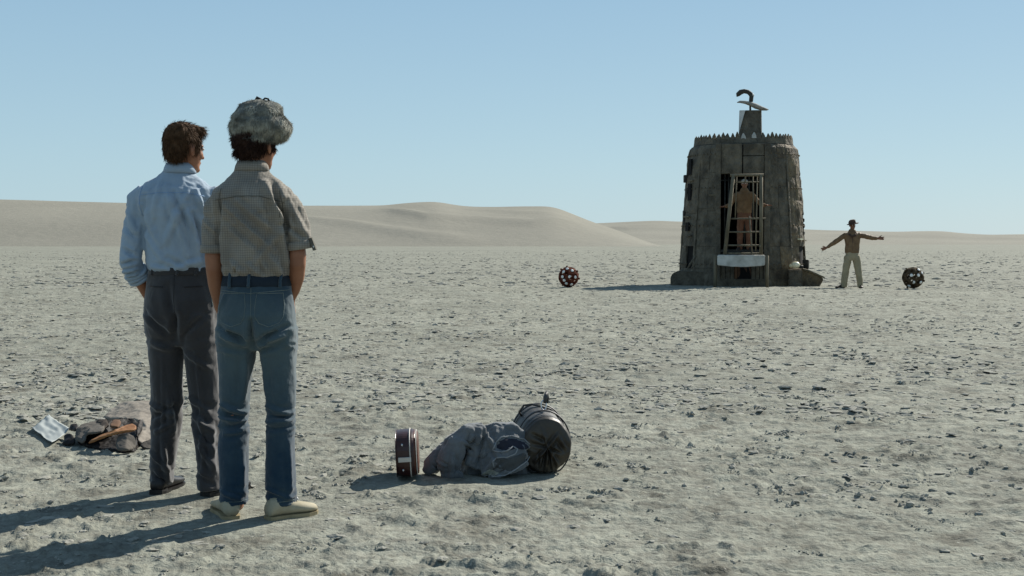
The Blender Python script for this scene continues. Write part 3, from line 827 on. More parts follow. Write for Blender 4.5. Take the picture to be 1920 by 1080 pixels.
ball(1066, 539, .55, M_BALLRED, 'reddish brown metal lattice ball, lying on the plain between the dunes and the tower shadow', (.3, .2, .5),
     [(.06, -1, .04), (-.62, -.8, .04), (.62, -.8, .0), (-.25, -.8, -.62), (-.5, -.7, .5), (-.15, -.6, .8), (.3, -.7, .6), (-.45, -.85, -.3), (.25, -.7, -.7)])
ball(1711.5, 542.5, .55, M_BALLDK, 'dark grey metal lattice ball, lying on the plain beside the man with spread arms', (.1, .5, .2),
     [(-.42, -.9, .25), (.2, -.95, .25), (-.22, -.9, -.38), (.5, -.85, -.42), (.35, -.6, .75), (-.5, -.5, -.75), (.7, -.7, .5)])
# ------------------------------------------------------------------ people
M_SKIN = mat('skin_tanned', (.25, .105, .055), (.34, .155, .085), rough=.55, scale=8, spec=.35, bump=.15, bscale=60, bdist=.002)
M_SKIN2 = mat('skin_weathered', (.17, .075, .04), (.24, .11, .06), rough=.6, scale=8)
M_EYE = mat('eyeball', (.6, .58, .55), (.65, .63, .6), rough=.2)
M_SHIRT_BLUE = mat('pale_blue_cotton', (.265, .34, .415), (.31, .395, .475), rough=.85, scale=5, sheen=.2, bump=.25, bscale=90, bdist=.002)
M_TROUSER = mat('charcoal_wool', (.030, .029, .030), (.044, .042, .043), rough=.85, scale=7, sheen=.35, bump=.3, bscale=140, bdist=.002)
M_SHOE_BLACK = mat('black_leather', (.012, .011, .011), (.022, .02, .019), rough=.4, scale=9)
M_HAIR = mat('brown_hair', (.048, .025, .012), (.105, .056, .028), rough=.75, scale=30, spec=.12)
M_HAIR2 = mat('dark_hair', (.022, .011, .008), (.045, .022, .014), rough=.75, scale=30, spec=.15)
M_FUR = mat('grey_fur', (.12, .12, .095), (.46, .44, .355), rough=.9, scale=17, detail=4, sheen=.3, lo=.40, hi=.62)
M_FURBASE = mat('grey_fur_ground', (.07, .075, .065), (.20, .20, .18), rough=.95, scale=16, bump=.5, bscale=60)
M_FELT = mat('hat_lining', (.02, .02, .018), (.03, .03, .026), rough=.9)
M_CANVAS = mat('cream_canvas', (.29, .255, .17), (.40, .36, .26), rough=.85, scale=14, bump=.3, bscale=120, bdist=.002)
M_RUBBER = mat('pale_rubber', (.25, .20, .11), (.33, .27, .16), rough=.6, scale=14)
M_STITCH = mat('pale_stitching', (.07, .10, .105), (.16, .19, .18), rough=.9)
M_SEAM_B = mat('blue_seam', (.22, .33, .50), (.25, .36, .52), rough=.9)
M_SEAM_K = mat('khaki_seam', (.10, .095, .075), (.13, .12, .095), rough=.9)
M_DBELT = mat('denim_band', (.010, .018, .028), (.016, .026, .038), rough=.9)
M_JACKET_BROWN = mat('brown_leather_jacket', (.135, .078, .038), (.205, .128, .064), rough=.6, scale=9, bump=.3, bscale=30)
M_TAN_TROUSER = mat('tan_drill', (.27, .225, .14), (.35, .295, .19), rough=.9, scale=6, bump=.2)
M_BOOT = mat('dark_boot', (.02, .014, .011), (.035, .025, .018), rough=.6)
M_HATF = mat('brown_felt_hat', (.06, .034, .024), (.10, .062, .042), rough=.9)
M_CLOAK = mat('rust_brown_cloth', (.115, .066, .031), (.185, .110, .055), rough=.9, scale=6, bump=.3)
M_CLOAKLEG = mat('red_brown_cloth', (.11, .046, .025), (.17, .08, .044), rough=.9, scale=6, bump=.3)
M_HAIRG = mat('grey_hair', (.22, .19, .15), (.35, .31, .26), rough=.8, scale=20)

def check_cloth():
    m = bpy.data.materials.new('checked_khaki_cotton'); m.use_nodes = True; nt = m.node_tree; nd = nt.nodes; lk = nt.links; b = nd['Principled BSDF']
    b.inputs['Roughness'].default_value = .9; b.inputs['Specular IOR Level'].default_value = .15; b.inputs['Sheen Weight'].default_value = .15
    tc = nd.new('ShaderNodeTexCoord')
    nz = nd.new('ShaderNodeTexNoise'); nz.inputs['Scale'].default_value = 9; nz.inputs['Detail'].default_value = 3; lk.new(tc.outputs['Object'], nz.inputs['Vector'])
    ad = nd.new('ShaderNodeVectorMath'); ad.operation = 'MULTIPLY_ADD'; ad.inputs[1].default_value = (.012, .012, .012)
    lk.new(nz.outputs['Color'], ad.inputs[0]); lk.new(tc.outputs['Object'], ad.inputs[2])
    def wave(d, sc):
        w = nd.new('ShaderNodeTexWave'); w.wave_type = 'BANDS'; w.bands_direction = d; w.inputs['Scale'].default_value = sc; w.inputs['Distortion'].default_value = .4; w.inputs['Detail'].default_value = 1
        lk.new(ad.outputs[0], w.inputs['Vector']); r = nd.new('ShaderNodeValToRGB'); e = r.color_ramp.elements
        e[0].position = .05; e[0].color = (0.72, 0.70, .69, 1); e[1].position = .38; e[1].color = (1, 1, 1, 1); lk.new(w.outputs[0], r.inputs[0]); return r.outputs[0]
    base = nd.new('ShaderNodeValToRGB'); base.color_ramp.elements[0].position = .35; base.color_ramp.elements[1].position = .65
    base.color_ramp.elements[0].color = (.222, .202, .170, 1); base.color_ramp.elements[1].color = (.288, .265, .224, 1); lk.new(nz.outputs[0], base.inputs[0])
    col = base.outputs[0]
    for s in (wave('Z', 31), wave('X', 31)):
        x = nd.new('ShaderNodeMix'); x.data_type = 'RGBA'; x.blend_type = 'MULTIPLY'; x.inputs[0].default_value = .8; lk.new(col, x.inputs[6]); lk.new(s, x.inputs[7]); col = x.outputs[2]
    lk.new(col, b.inputs['Base Color']); return m
M_CHECK = check_cloth()
def denim():
    m = bpy.data.materials.new('faded_denim'); m.use_nodes = True; nt = m.node_tree; nd = nt.nodes; lk = nt.links; b = nd['Principled BSDF']
    b.inputs['Roughness'].default_value = .9; b.inputs['Specular IOR Level'].default_value = .15; b.inputs['Sheen Weight'].default_value = .25
    tc = nd.new('ShaderNodeTexCoord'); sep = nd.new('ShaderNodeSeparateXYZ'); lk.new(tc.outputs['Object'], sep.inputs[0])
    nz = nd.new('ShaderNodeTexNoise'); nz.inputs['Scale'].default_value = 7; nz.inputs['Detail'].default_value = 8; nz.inputs['Roughness'].default_value = .65; lk.new(tc.outputs['Object'], nz.inputs['Vector'])
    # worn pale at the seat and thighs, dark from the knee down
    w = nd.new('ShaderNodeValToRGB'); e = w.color_ramp.elements; e[0].position = .30; e[0].color = (0, 0, 0, 1); e[1].position = .66; e[1].color = (1, 1, 1, 1)
    for p_, c_ in ((.50, .55), (.90, 1.0), (1.0, .35)):
        q = e.new(p_); q.color = (c_, c_, c_, 1)
    lk.new(sep.outputs['Z'], w.inputs[0])
    mm = nd.new('ShaderNodeMath'); mm.operation = 'MULTIPLY_ADD'; mm.inputs[1].default_value = .9; lk.new(nz.outputs[0], mm.inputs[0])
    m3 = nd.new('ShaderNodeMath'); m3.operation = 'MULTIPLY_ADD'; m3.inputs[1].default_value = .62; m3.inputs[2].default_value = -.28; lk.new(w.outputs[0], m3.inputs[0]); lk.new(m3.outputs[0], mm.inputs[2])
    r = nd.new('ShaderNodeValToRGB'); e = r.color_ramp.elements; e[0].position = .05; e[0].color = (.010, .031, .056, 1); e[1].position = .85; e[1].color = (.068, .100, .112, 1)
    lk.new(mm.outputs[0], r.inputs[0]); lk.new(r.outputs[0], b.inputs['Base Color'])
    n2 = nd.new('ShaderNodeTexNoise'); n2.inputs['Scale'].default_value = 120; lk.new(tc.outputs['Object'], n2.inputs['Vector'])
    bp = nd.new('ShaderNodeBump'); bp.inputs['Strength'].default_value = .3; bp.inputs['Distance'].default_value = .002; lk.new(n2.outputs[0], bp.inputs['Height']); lk.new(bp.outputs[0], b.inputs['Normal'])
    return m
M_DENIM = denim()

def head_parts(mb, c, yaw, s=1.0, tilt=0.0):
    R3 = Matrix.Rotation(yaw, 3, 'Z') @ Matrix.Rotation(tilt, 3, 'X'); c = Vector(c); q = M()
    q.ell((0, -.012, .028), (.075, .094, .088), nu=24, nv=16); q.ell((0, .03, -.025), (.064, .060, .085), nu=20, nv=14)
    q.ell((0, .038, -.082), (.048, .048, .036)); q.ell((0, .078, -.098), (.020, .018, .017)); q.ell((0, .098, -.022), (.011, .018, .026)); q.ell((0, .110, -.036), (.013, .013, .011))
    q.ell((0, .083, .016), (.046, .014, .010)); q.ell((0, .086, -.064), (.024, .012, .006)); q.ell((0, .085, -.074), (.020, .012, .006))
    for sx in (-1, 1):
        q.ell((sx * .036, .060, -.030), (.024, .026, .024)); q.ell((sx * .077, -.004, -.014), (.009, .019, .031), rot=(0, 0, sx * .35)); q.ell((sx * .076, -.002, -.038), (.007, .010, .010))
    q.v = [tuple(c + R3 @ (Vector(v) * s)) for v in q.v]
    mb.add(q.v, q.f)
def eyes(c, yaw, parent, s=1.0, tilt=0.0):
    R3 = Matrix.Rotation(yaw, 3, 'Z') @ Matrix.Rotation(tilt, 3, 'X')
    for sx in (-1, 1):
        M().ell(tuple(Vector(c) + R3 @ (Vector((sx * .031, .082, .0)) * s)), (.013 * s, .011 * s, .008 * s), nu=10, nv=8).build('eye', M_EYE, parent)
def hand_parts(mb, wrist, d, palm_n, spread=0.12, curl=0.5, s=1.0, side=1):
    """palm, four unequal bent fingers and a thumb; d: direction of the fingers, palm_n: where the palm faces, side: which way the thumb leaves"""
    d = Vector(d).normalized(); n = Vector(palm_n); n = (n - d * n.dot(d)).normalized(); w = d.cross(n) * side; W = Vector(wrist)
    mb.tube([W - d * .02 * s, W + d * .02 * s, W + d * .06 * s, W + d * .095 * s], [(.026 * s, .020 * s), (.032 * s, .018 * s), (.041 * s, .016 * s), (.040 * s, .013 * s)], 14, flat=w)
    for i, (L, off) in enumerate(((.070, .030), (.078, .010), (.072, -.010), (.056, -.029))):
        fd = (d + w * off * spread * 30).normalized(); p = W + d * .085 * s + w * off * s; pts = [p]; cur = fd.copy()
        for k in range(3):
            cur = (cur + n * curl * (.25 + .25 * k)).normalized(); p = p + cur * L * s * (.45, .32, .23)[k]; pts.append(p)
        mb.tube(pts, [.0098 * s, .0088 * s, .008 * s, .0065 * s], 10)
    p = W + d * .03 * s + w * .024 * s; td = (d * .65 + w * .75 + n * .25).normalized()
    mb.tube([p, p + td * .035 * s, p + (td + d * .2).normalized() * .062 * s, p + (td + d * .5 + n * .2).normalized() * .088 * s], [.015 * s, .012 * s, .010 * s, .008 * s], 10)
def shrink(st, k): return [(r[0], r[1], r[2], max(r[3] - k, .012), max(r[4] - k, .012)) + tuple(r[5:]) for r in st]
def shoe(name, m, sole_m, parent, heel, yaw, L=.285, W=.048, H=.075, heel_h=.018, lace=None):
    """heel: position of the heel on the ground; yaw: clockwise turn of the toe from +Y"""
    mx = Matrix.Translation(heel) @ Matrix.Rotation(-yaw, 4, 'Z'); mb = M(); rings = []
    prof = [(-.0, .030, .065), (.015, .037, .085), (.06, .036, .100), (.10, .036, .088), (.14, .040, .070), (.19, .048, .058), (.235, .046, .050), (.27, .034, .042), (.285, .014, .030)]
    rr = []
    for y, w, h in prof:
        ring = []
        for j in range(16):
            t = 2 * PI * j / 16; x = w * math.cos(t) * (W / .048); z = .012 + max(0, (h * H / .075 - .012)) * (.5 + .5 * math.sin(t))
            ring.append((x, y * L / .285 , z))
        rr.append(ring)
    mb.rings(rr); mb.xform(mx)
    o = mb.build(name, m, parent)
    sb = M(); outl = [(-.03, .0), (-.037, .03), (-.034, .10), (-.044, .17), (-.048, .21), (-.038, .26), (-.015, .289), (.012, .289), (.036, .265), (.048, .21), (.044, .16), (.034, .10), (.037, .03), (.030, 0), (0, -.008)]
    n = len(outl); z1 = .016
    sb.add([(x * W / .048 * 1.05, y * L / .285, 0) for x, y in outl] + [(x * W / .048 * 1.05, y * L / .285, z1) for x, y in outl], [tuple(range(n)), tuple(range(n, 2 * n))[::-1]] + [(i, n + i, n + (i + 1) % n, (i + 1) % n) for i in range(n)])
    if heel_h: sb.box((-.033, -.004, -.0), (.033, .06, .024))
    sb.xform(mx); so = sb.build('sole', sole_m, o, smooth=False)
    if lace:
        for k in range(4):
            y = (.10 + .022 * k) * L / .285; z = (.098 - .008 * k) * H / .075
            M().tube([mx @ Vector((-.02, y, z - .006)), mx @ Vector((0, y + .005, z + .001)), mx @ Vector((.02, y, z - .006))], .0028, 6).build('lace', lace, o)
    return o

# ================================================================== the man in the pale blue shirt
pa = thing('person', 'person with bare brown hair in pale blue shirt and charcoal trousers, back turned', 'person', (PA.x, PA.y, gz(PA.x, PA.y)), 0, 'the two people in the foreground')
HA = (.028, -.005, 1.655); YA = -D(39)
shirt_t = [(1.045, .005, -.005, .140, .105), (1.065, .004, -.008, .150, .113), (1.10, .0, -.01, .157, .120), (1.17, -.004, -.012, .153, .118), (1.26, -.006, -.018, .157, .118), (1.34, -.008, -.026, .172, .120), (1.41, -.008, -.03, .190, .115),
           (1.455, -.008, -.026, .185, .098), (1.49, -.006, -.016, .135, .082), (1.52, -.004, -.006, .092, .070), (1.545, -.002, .0, .068, .062), (1.565, .0, .002, .060, .058)]
slL = [((-.145, -.01, 1.435), (.062, .060)), ((-.185, -.012, 1.40), (.060, .058)), ((-.200, -.016, 1.30), (.055, .054)), ((-.212, -.026, 1.21), (.053, .055)), ((-.224, -.034, 1.125), (.052, .057)), ((-.216, -.012, 1.075), (.050, .055)), ((-.196, .018, 1.035), (.047, .05))]
slR = [((.14, -.01, 1.43), (.062, .060)), ((.178, -.012, 1.39), (.060, .058)), ((.195, -.02, 1.30), (.055, .054)), ((.205, -.03, 1.20), (.053, .055)), ((.212, -.035, 1.12), (.052, .056)), ((.205, -.01, 1.07), (.050, .054)), ((.19, .02, 1.035), (.047, .05))]
def limb(mb, st, k=0.0, seg=18): mb.tube([s[0] for s in st], [((s[1][0] - k), (s[1][1] - k)) for s in st], seg)
tr_p = [(1.085, .006, -.004, .138, .104), (1.06, .006, -.005, .146, .109), (1.0, .008, -.010, .163, .122), (.93, .012, -.018, .177, .133), (.86, .014, -.018, .180, .130), (.78, .016, -.008, .172, .112), (.71, .018, 0, .13, .085)][::-1]
tr_L = [(.86, -.075, -.012, .096, .118), (.78, -.072, -.006, .092, .108), (.70, -.068, .0, .083, .098), (.60, -.066, .004, .076, .09), (.50, -.068, .008, .074, .086), (.42, -.068, .006, .076, .083), (.33, -.070, .0, .077, .08), (.22, -.078, -.006, .067, .076), (.12, -.088, -.008, .058, .074), (.035, -.098, -.004, .052, .076)][::-1]
tr_R = [(.86, .095, -.02, .094, .118), (.78, .098, -.02, .090, .108), (.70, .104, -.015, .083, .10), (.60, .108, -.005, .078, .092), (.50, .114, .0, .074, .086), (.42, .122, .0, .071, .082), (.33, .130, -.03, .068, .08), (.22, .146, -.065, .062, .076), (.12, .156, -.085, .060, .074), (.03, .160, -.09, .062, .078)][::-1]
mb = M()
mb.hrings(shrink(shirt_t[:-4], .044) + [(1.52, -.004, .0, .062, .056), (1.56, .0, .002, .054, .052)]); mb.hrings(shrink(tr_p, .034)); mb.hrings(shrink(tr_L, .032)); mb.hrings(shrink(tr_R, .032))
limb(mb, slL, .024); limb(mb, slR, .024)
mb.tube([(0, .0, 1.50), (.004, .0, 1.57), (.016, .002, 1.62), (.024, .0, 1.68)], [.062, .055, .054, .056], 18)
head_parts(mb, HA, YA, 1.0, -.06)
fL = [((-.212, -.01, 1.08), .040), ((-.196, .020, 1.03), .036), ((-.172, .06, .96), .030), ((-.155, .085, .915), .027)]
fR = [((.205, -.01, 1.07), .040), ((.19, .03, 1.02), .036), ((.165, .07, .96), .030), ((.15, .09, .915), .027)]
for f, s in ((fL, 1), (fR, -1)):
    mb.tube([q[0] for q in f], [q[1] for q in f], 16); hand_parts(mb, f[-1][0], (.25 * s, .25, -1), (-.5 * s, -.8, 0), curl=.35, side=s)
for sx, yy in ((-.098, -.01), (.158, -.09)): mb.tube([(sx, yy, .06), (sx, yy + .06, .04), (sx, yy + .14, .032)], [.035, .034, .024], 12)
bodyA = fuse(mb, 'body', M_SKIN, pa, .0065, 4)
eyes(HA, YA, pa, 1, -.06)
mb = M(); mb.hrings(shirt_t); limb(mb, slL); limb(mb, slR)
FA = [((.09, 1.47), (-.03, 1.20), .014, .007), ((-.03, 1.47), (.07, 1.14), .013, .008), ((.01, 1.44), (.10, 1.22), .010, -.008), ((.07, 1.38), (.12, 1.10), .012, .009), ((.10, 1.34), (.14, 1.16), .010, -.009),
      ((-.13, 1.42), (-.155, 1.20), .012, -.008), ((-.15, 1.38), (-.06, 1.18), .014, .006), ((-.14, 1.24), (-.03, 1.10), .012, .006), ((.14, 1.12), (.02, 1.08), .012, .007), ((-.11, 1.09), (-.02, 1.075), .010, .006),
      ((-.06, 1.50), (-.09, 1.30), .012, .005), ((-.02, 1.13), (.10, 1.075), .010, -.006), ((-.24, 1.17), (-.19, 1.14), .009, -.008), ((-.25, 1.10), (-.19, 1.115), .008, -.009), ((-.245, 1.28), (-.18, 1.22), .011, -.006), ((-.23, 1.35), (-.19, 1.26), .012, .006),
      ((-.26, 1.06), (-.18, 1.075), .007, .008), ((-.25, 1.04), (-.17, 1.055), .006, .007), ((.11, 1.45), (.15, 1.32), .010, .010), ((.155, 1.40), (.165, 1.20), .010, -.010)]
shirtA = fuse(mb, 'shirt', M_SHIRT_BLUE, pa, .006, 7, [folds(FA), rumple(.006, 9, (1, 1, .55), 3), rumple(.0028, 26, (1, 1, .7), 9), wrinkles([(1.10, .04), (1.36, .05)], .004, 14, 5)])
# collar, yoke seam, rolled cuffs
def collar(c, a, b, h, m, parent, yaw=0, drop=.03):
    mb = M(); n = 40; V = []
    for j in range(n):
        t = 2 * PI * j / n
        ca, sa = math.cos(t), math.sin(t)
        front = max(0, sa) ** 3
        z0 = c[2] - .004 - front * .03
        def P(k, z): return (c[0] + (a + k) * ca, c[1] + (b + k) * sa, z)
        V.append([P(.0, z0), P(-.004, z0 + h), P(.003, z0 + h + .003), P(.013 + .006 * front, z0 + h * .45), P(.019 + .01 * front, z0 - drop * .35), P(.015, z0 - drop * .38), P(.008, z0 + h * .4)])
    V.append(V[0]); k = len(V[0]); flat = [p for r in V[:-1] for p in r]; Fc = []
    for i in range(n):
        for q in range(k): Fc.append((i * k + q, i * k + (q + 1) % k, ((i + 1) % n) * k + (q + 1) % k, ((i + 1) % n) * k + q))
    return mb.add(flat, Fc).build('collar', m, parent)
collar((.006, .0, 1.548), .060, .057, .034, M_SHIRT_BLUE, shirtA)
def seam(o, pts, m, nm='seam', r=.0016, n=26, off=.0008):
    p = project(o, pts, off, n=n)
    if len(p) > 3: M().tube(p, r, 6).build(nm, m, o)
seam(shirtA, [(-.155, 1.425), (-.06, 1.435), (.07, 1.435), (.145, 1.42)], M_SEAM_B)
seam(shirtA, [(-.150, 1.465), (-.158, 1.40), (-.150, 1.33)], M_SEAM_B)
for st, s in ((slL, -1), (slR, 1)):
    p, r = Vector(st[-1][0]), st[-1][1]; d = (Vector(st[-1][0]) - Vector(st[-2][0])).normalized()
    for k in range(3):
        q = p - d * (.034 - .018 * k)
        mb = M(); pts = []
        ref = d.cross(Vector((0, 1, 0))).normalized(); r2 = d.cross(ref)
        for j in range(20):
            t = 2 * PI * j / 20; rr = .050 + .002 * math.sin(3 * t + k * 2)
            pts.append(q + ref * rr * math.cos(t) + r2 * (rr + .003) * math.sin(t) + d * .004 * math.sin(2 * t + k))
        mb.tube(pts, .0105, 8, closed_path=True); mb.build('rolled_cuff', M_SHIRT_BLUE, shirtA)
mb = M(); mb.hrings(tr_p); mb.hrings(tr_L, 26); mb.hrings(tr_R, 26)
FT = [((-.14, .87), (-.02, .76), .012, -.008), ((.02, .86), (.0, .74), .014, -.014), ((-.02, .99), (.01, .84), .018, -.010), ((.15, .86), (.04, .76), .012, -.007), ((-.12, .73), (-.02, .69), .012, .007),
      ((-.13, .43), (-.03, .38), .011, .009), ((-.12, .37), (-.02, .42), .011, -.008), ((-.10, .30), (-.03, .34), .010, .008), ((-.05, .52), (-.02, .30), .012, .009), ((-.13, .20), (-.05, .12), .010, .008), ((-.06, .24), (-.05, .06), .010, .010), ((-.12, .10), (-.06, .05), .008, -.006),
      ((.06, .46), (.15, .40), .012, .009), ((.08, .38), (.18, .30), .012, .010), ((.09, .32), (.19, .24), .011, -.009), ((.12, .24), (.20, .12), .011, .009), ((.17, .34), (.19, .10), .012, .010), ((.10, .12), (.19, .06), .009, -.006), ((.05, .68), (.16, .60), .012, .006),
      ((-.06, .66), (-.07, .12), .008, .004), ((.10, .68), (.14, .12), .008, .004)]
trA = fuse(mb, 'trousers', M_TROUSER, pa, .0065, 6, [folds(FT), rumple(.006, 7, (1, 1, .5), 13), rumple(.0015, 22, (1, 1, .6), 15), wrinkles([(.38, .10), (.09, .07), (.74, .05)], .008, 9, 17)])
mb = M(); mb.hrings([(1.050, .006, -.006, .151, .1155), (1.054, .006, -.006, .153, .1175), (1.082, .006, -.006, .150, .1155), (1.086, .006, -.006, .146, .112)], 40)
mb.build('waistband', M_TROUSER, trA)
for x0 in (-.10, .02, .10):
    p = project(trA, [(x0, 1.09), (x0, 1.045)], .012, n=6)
    if len(p) > 2: M().tube(p, [(.006, .002)] * len(p), 8, flat=(1, 0, 0)).build('belt_loop', M_TROUSER, trA)
seam(trA, [(-.115, .995), (-.045, .992)], M_SHOE_BLACK, 'pocket_welt', .0025); seam(trA, [(.055, .992), (.135, .995)], M_SHOE_BLACK, 'pocket_welt', .0025)
seam(trA, [(.008, 1.05), (.012, .92), (.016, .80)], M_SHOE_BLACK, 'seam', .0015)
seam(trA, [(.158, 1.01), (.176, .90)], M_STITCH, 'pocket_edge', .0022)
shoe('shoe', M_SHOE_BLACK, M_SHOE_BLACK, pa, (-.098, -.085, 0), D(8)); shoe('shoe', M_SHOE_BLACK, M_SHOE_BLACK, pa, (.150, -.135, 0), D(32))
# hair, swept to one side
RH = Matrix.Rotation(YA, 3, 'Z') @ Matrix.Rotation(-.06, 3, 'X'); mb = M()
q = M(); q.ell((0, -.016, .036), (.081, .098, .089), nu=24, nv=16); q.ell((0, -.050, -.012), (.070, .058, .070)); q.ell((.0, .045, .082), (.060, .052, .036)); q.ell((.035, .058, .082), (.036, .036, .028)); q.ell((0, -.066, -.045), (.048, .026, .034))
for sx in (-1, 1): q.ell((sx * .072, .018, .012), (.014, .028, .042))
q.v = [tuple(Vector(HA) + RH @ (Vector(v) * .955 + Vector((0, 0, .002)))) for v in q.v]; mb.add(q.v, q.f)
hairA = fuse(mb, 'hair', M_HAIR, pa, .005, 3, [rumple(.005, 26, (1, 1, .45), 5), rumple(.003, 60, (1, 1, .3), 6)])
strands(hairA, 'hair_strands', M_HAIR, hairA, 6000, .022, .0022, comb=(.25, -.05, -.95), lift=.20, clump=.35, seed=3)
strands(hairA, 'fringe', M_HAIR, hairA, 700, .018, .0024, comb=(.7, .35, -.1), lift=.35, clump=.6, seed=4, region=lambda c, n: (c[:, 2] > HA[2] + .065).astype(float))

# ================================================================== the man in the fur hat
pb = thing('person', 'person in grey fur hat, checked khaki short sleeved shirt and blue jeans, back turned', 'person', (PB.x, PB.y, gz(PB.x, PB.y)), 0, 'the two people in the foreground')
HB = (.005, .0, 1.632); YB = -D(27)
sh = [(1.045, .006, -.003, .134, .104), (1.058, .006, -.004, .146, .116), (1.085, .006, -.006, .155, .124), (1.13, .005, -.008, .156, .124), (1.20, .003, -.012, .154, .122), (1.28, .0, -.018, .162, .122), (1.35, -.003, -.024, .178, .12), (1.395, -.005, -.026, .186, .112),
      (1.435, -.008, -.022, .168, .098), (1.468, -.010, -.014, .125, .084), (1.50, -.012, -.006, .088, .070), (1.525, -.014, .0, .066, .062), (1.545, -.014, .002, .058, .056)]
bL = [((-.13, -.01, 1.385), (.060, .058)), ((-.160, -.01, 1.345), (.060, .060)), ((-.170, -.008, 1.27), (.060, .062)), ((-.172, -.004, 1.20), (.060, .064)), ((-.172, -.002, 1.165), (.060, .064))]
bR = [((.13, -.01, 1.375), (.060, .058)), ((.160, -.01, 1.335), (.060, .060)), ((.178, -.008, 1.27), (.060, .062)), ((.190, -.004, 1.21), (.060, .064)), ((.194, -.002, 1.18), (.060, .064))]
jp = [(1.07, .006, -.003, .136, .104), (1.03, .006, -.006, .148, .113), (.96, .007, -.014, .160, .124), (.89, .008, -.022, .169, .132), (.83, .009, -.020, .171, .128), (.78, .010, -.010, .163, .112), (.74, .010, .0, .12, .08)][::-1]
jL = [(.83, -.083, -.018, .087, .115), (.76, -.083, -.008, .085, .106), (.70, -.084, -.002, .081, .098), (.60, -.092, .002, .071, .086), (.53, -.097, .004, .066, .08), (.46, -.098, .0, .066, .076), (.39, -.098, -.004, .067, .076), (.25, -.098, -.012, .066, .076), (.12, -.098, -.014, .062, .074), (.06, -.097, -.014, .061, .074)][::-1]
jR = [(.83, .100, -.018, .086, .115), (.76, .099, -.008, .084, .106), (.70, .098, -.002, .079, .098), (.60, .104, .002, .070, .086), (.53, .106, .004, .065, .08), (.46, .106, .0, .063, .076), (.39, .106, -.004, .064, .076), (.25, .106, -.012, .064, .076), (.12, .109, -.014, .066, .074), (.055, .111, -.014, .067, .075)][::-1]
mb = M(); mb.hrings(shrink(sh[:-3], .046) + [(1.50, -.012, .0, .060, .056), (1.54, -.014, .002, .054, .052)]); mb.hrings(shrink(jp, .034)); mb.hrings(shrink(jL, .028)); mb.hrings(shrink(jR, .028))
aL = [((-.12, .01, 1.37), (.028, .028)), ((-.170, .006, 1.26), (.032, .034)), ((-.176, -.018, 1.14), (.041, .043)), ((-.176, -.016, 1.09), (.037, .040)), ((-.172, .012, 1.02), (.038, .038)), ((-.168, .045, .95), (.032, .030)), ((-.166, .062, .905), (.027, .025))]
aR = [((.12, .01, 1.365), (.028, .028)), ((.180, .006, 1.26), (.032, .034)), ((.190, -.025, 1.15), (.037, .040)), ((.190, -.025, 1.11), (.035, .038)), ((.178, .010, 1.05), (.035, .036)), ((.156, .06, .995), (.030, .030)), ((.136, .09, .96), (.026, .025))]
limb(mb, aL); limb(mb, aR)
hand_parts(mb, aL[-1][0], (.12, .35, -1), (1, -.3, .2), curl=.5, side=-1); hand_parts(mb, aR[-1][0], (-.35, .25, -1), (-.5, -.8, 0), curl=.35, side=-1)
mb.tube([(-.012, .0, 1.48), (-.008, .0, 1.54), (.0, .002, 1.60), (.004, .0, 1.65)], [.062, .056, .054, .056], 18)
head_parts(mb, HB, YB, 1.0, .02)
for sx in (-.098, .112): mb.tube([(sx, -.01, .09), (sx, .0, .05), (sx, .08, .032)], [.036, .034, .026], 12)
fuse(mb, 'body', M_SKIN, pb, .0065, 4); eyes(HB, YB, pb, 1, .02)
mb = M(); mb.hrings(sh); limb(mb, bL, 0, 22); limb(mb, bR, 0, 22)
FB = [((.06, 1.46), (.13, 1.30), .013, .013), ((.10, 1.45), (.155, 1.27), .010, -.012), ((-.10, 1.36), (.10, 1.17), .012, .010), ((-.12, 1.31), (.06, 1.16), .010, -.007), ((-.05, 1.38), (.12, 1.24), .012, .007), ((.11, 1.34), (.14, 1.12), .013, .011),
      ((-.12, 1.26), (-.115, 1.08), .012, .009), ((.08, 1.16), (.12, 1.075), .012, .009), ((-.08, 1.12), (-.03, 1.07), .010, .008), ((.0, 1.11), (.03, 1.07), .009, .008), ((.04, 1.12), (.06, 1.07), .008, -.007), ((-.05, 1.10), (-.07, 1.07), .007, -.006),
      ((-.13, 1.40), (-.14, 1.24), .011, -.010), ((.13, 1.26), (.03, 1.12), .012, .007), ((.145, 1.38), (.145, 1.24), .010, -.010), ((-.21, 1.30), (-.15, 1.24), .010, .007), ((.17, 1.36), (.22, 1.25), .012, .008), ((.16, 1.27), (.23, 1.22), .010, -.007),
      ((-.02, 1.46), (.02, 1.30), .014, .004), ((.12, 1.20), (.145, 1.07), .010, -.008)]
shirtB = fuse(mb, 'shirt', M_CHECK, pb, .006, 6, [folds(FB), rumple(.0055, 10, (1, 1, .6), 23), rumple(.0026, 30, (1, 1, .8), 29), wrinkles([(1.09, .035), (1.32, .06)], .0045, 14, 25)])
collar((-.012, .0, 1.528), .058, .056, .032, M_CHECK, shirtB)
seam(shirtB, [(-.15, 1.385), (-.05, 1.40), (.05, 1.40), (.145, 1.375)], M_SEAM_K)
seam(shirtB, [(-.125, 1.435), (-.135, 1.38), (-.128, 1.32)], M_SEAM_K)
seam(shirtB, [(.125, 1.43), (.138, 1.37), (.132, 1.31)], M_SEAM_K)
for st in (bL, bR):
    p = Vector(st[-1][0]); d = (p - Vector(st[-2][0])).normalized(); ref = d.cross(Vector((0, 1, 0))).normalized(); r2 = d.cross(ref); rg = []
    for (k, rr) in ((-.030, .062), (-.028, .0655), (.004, .0665), (.006, .062), (.0, .058), (-.028, .058)):
        rg.append([tuple(p + d * k + ref * (rr) * math.cos(2 * PI * j / 26) + r2 * (rr + .004) * math.sin(2 * PI * j / 26)) for j in range(26)])
    rg.append(rg[0]); M().rings(rg, cap=False).build('turned_cuff', M_CHECK, shirtB)
tabp = Vector((.254, -.03, 1.195))
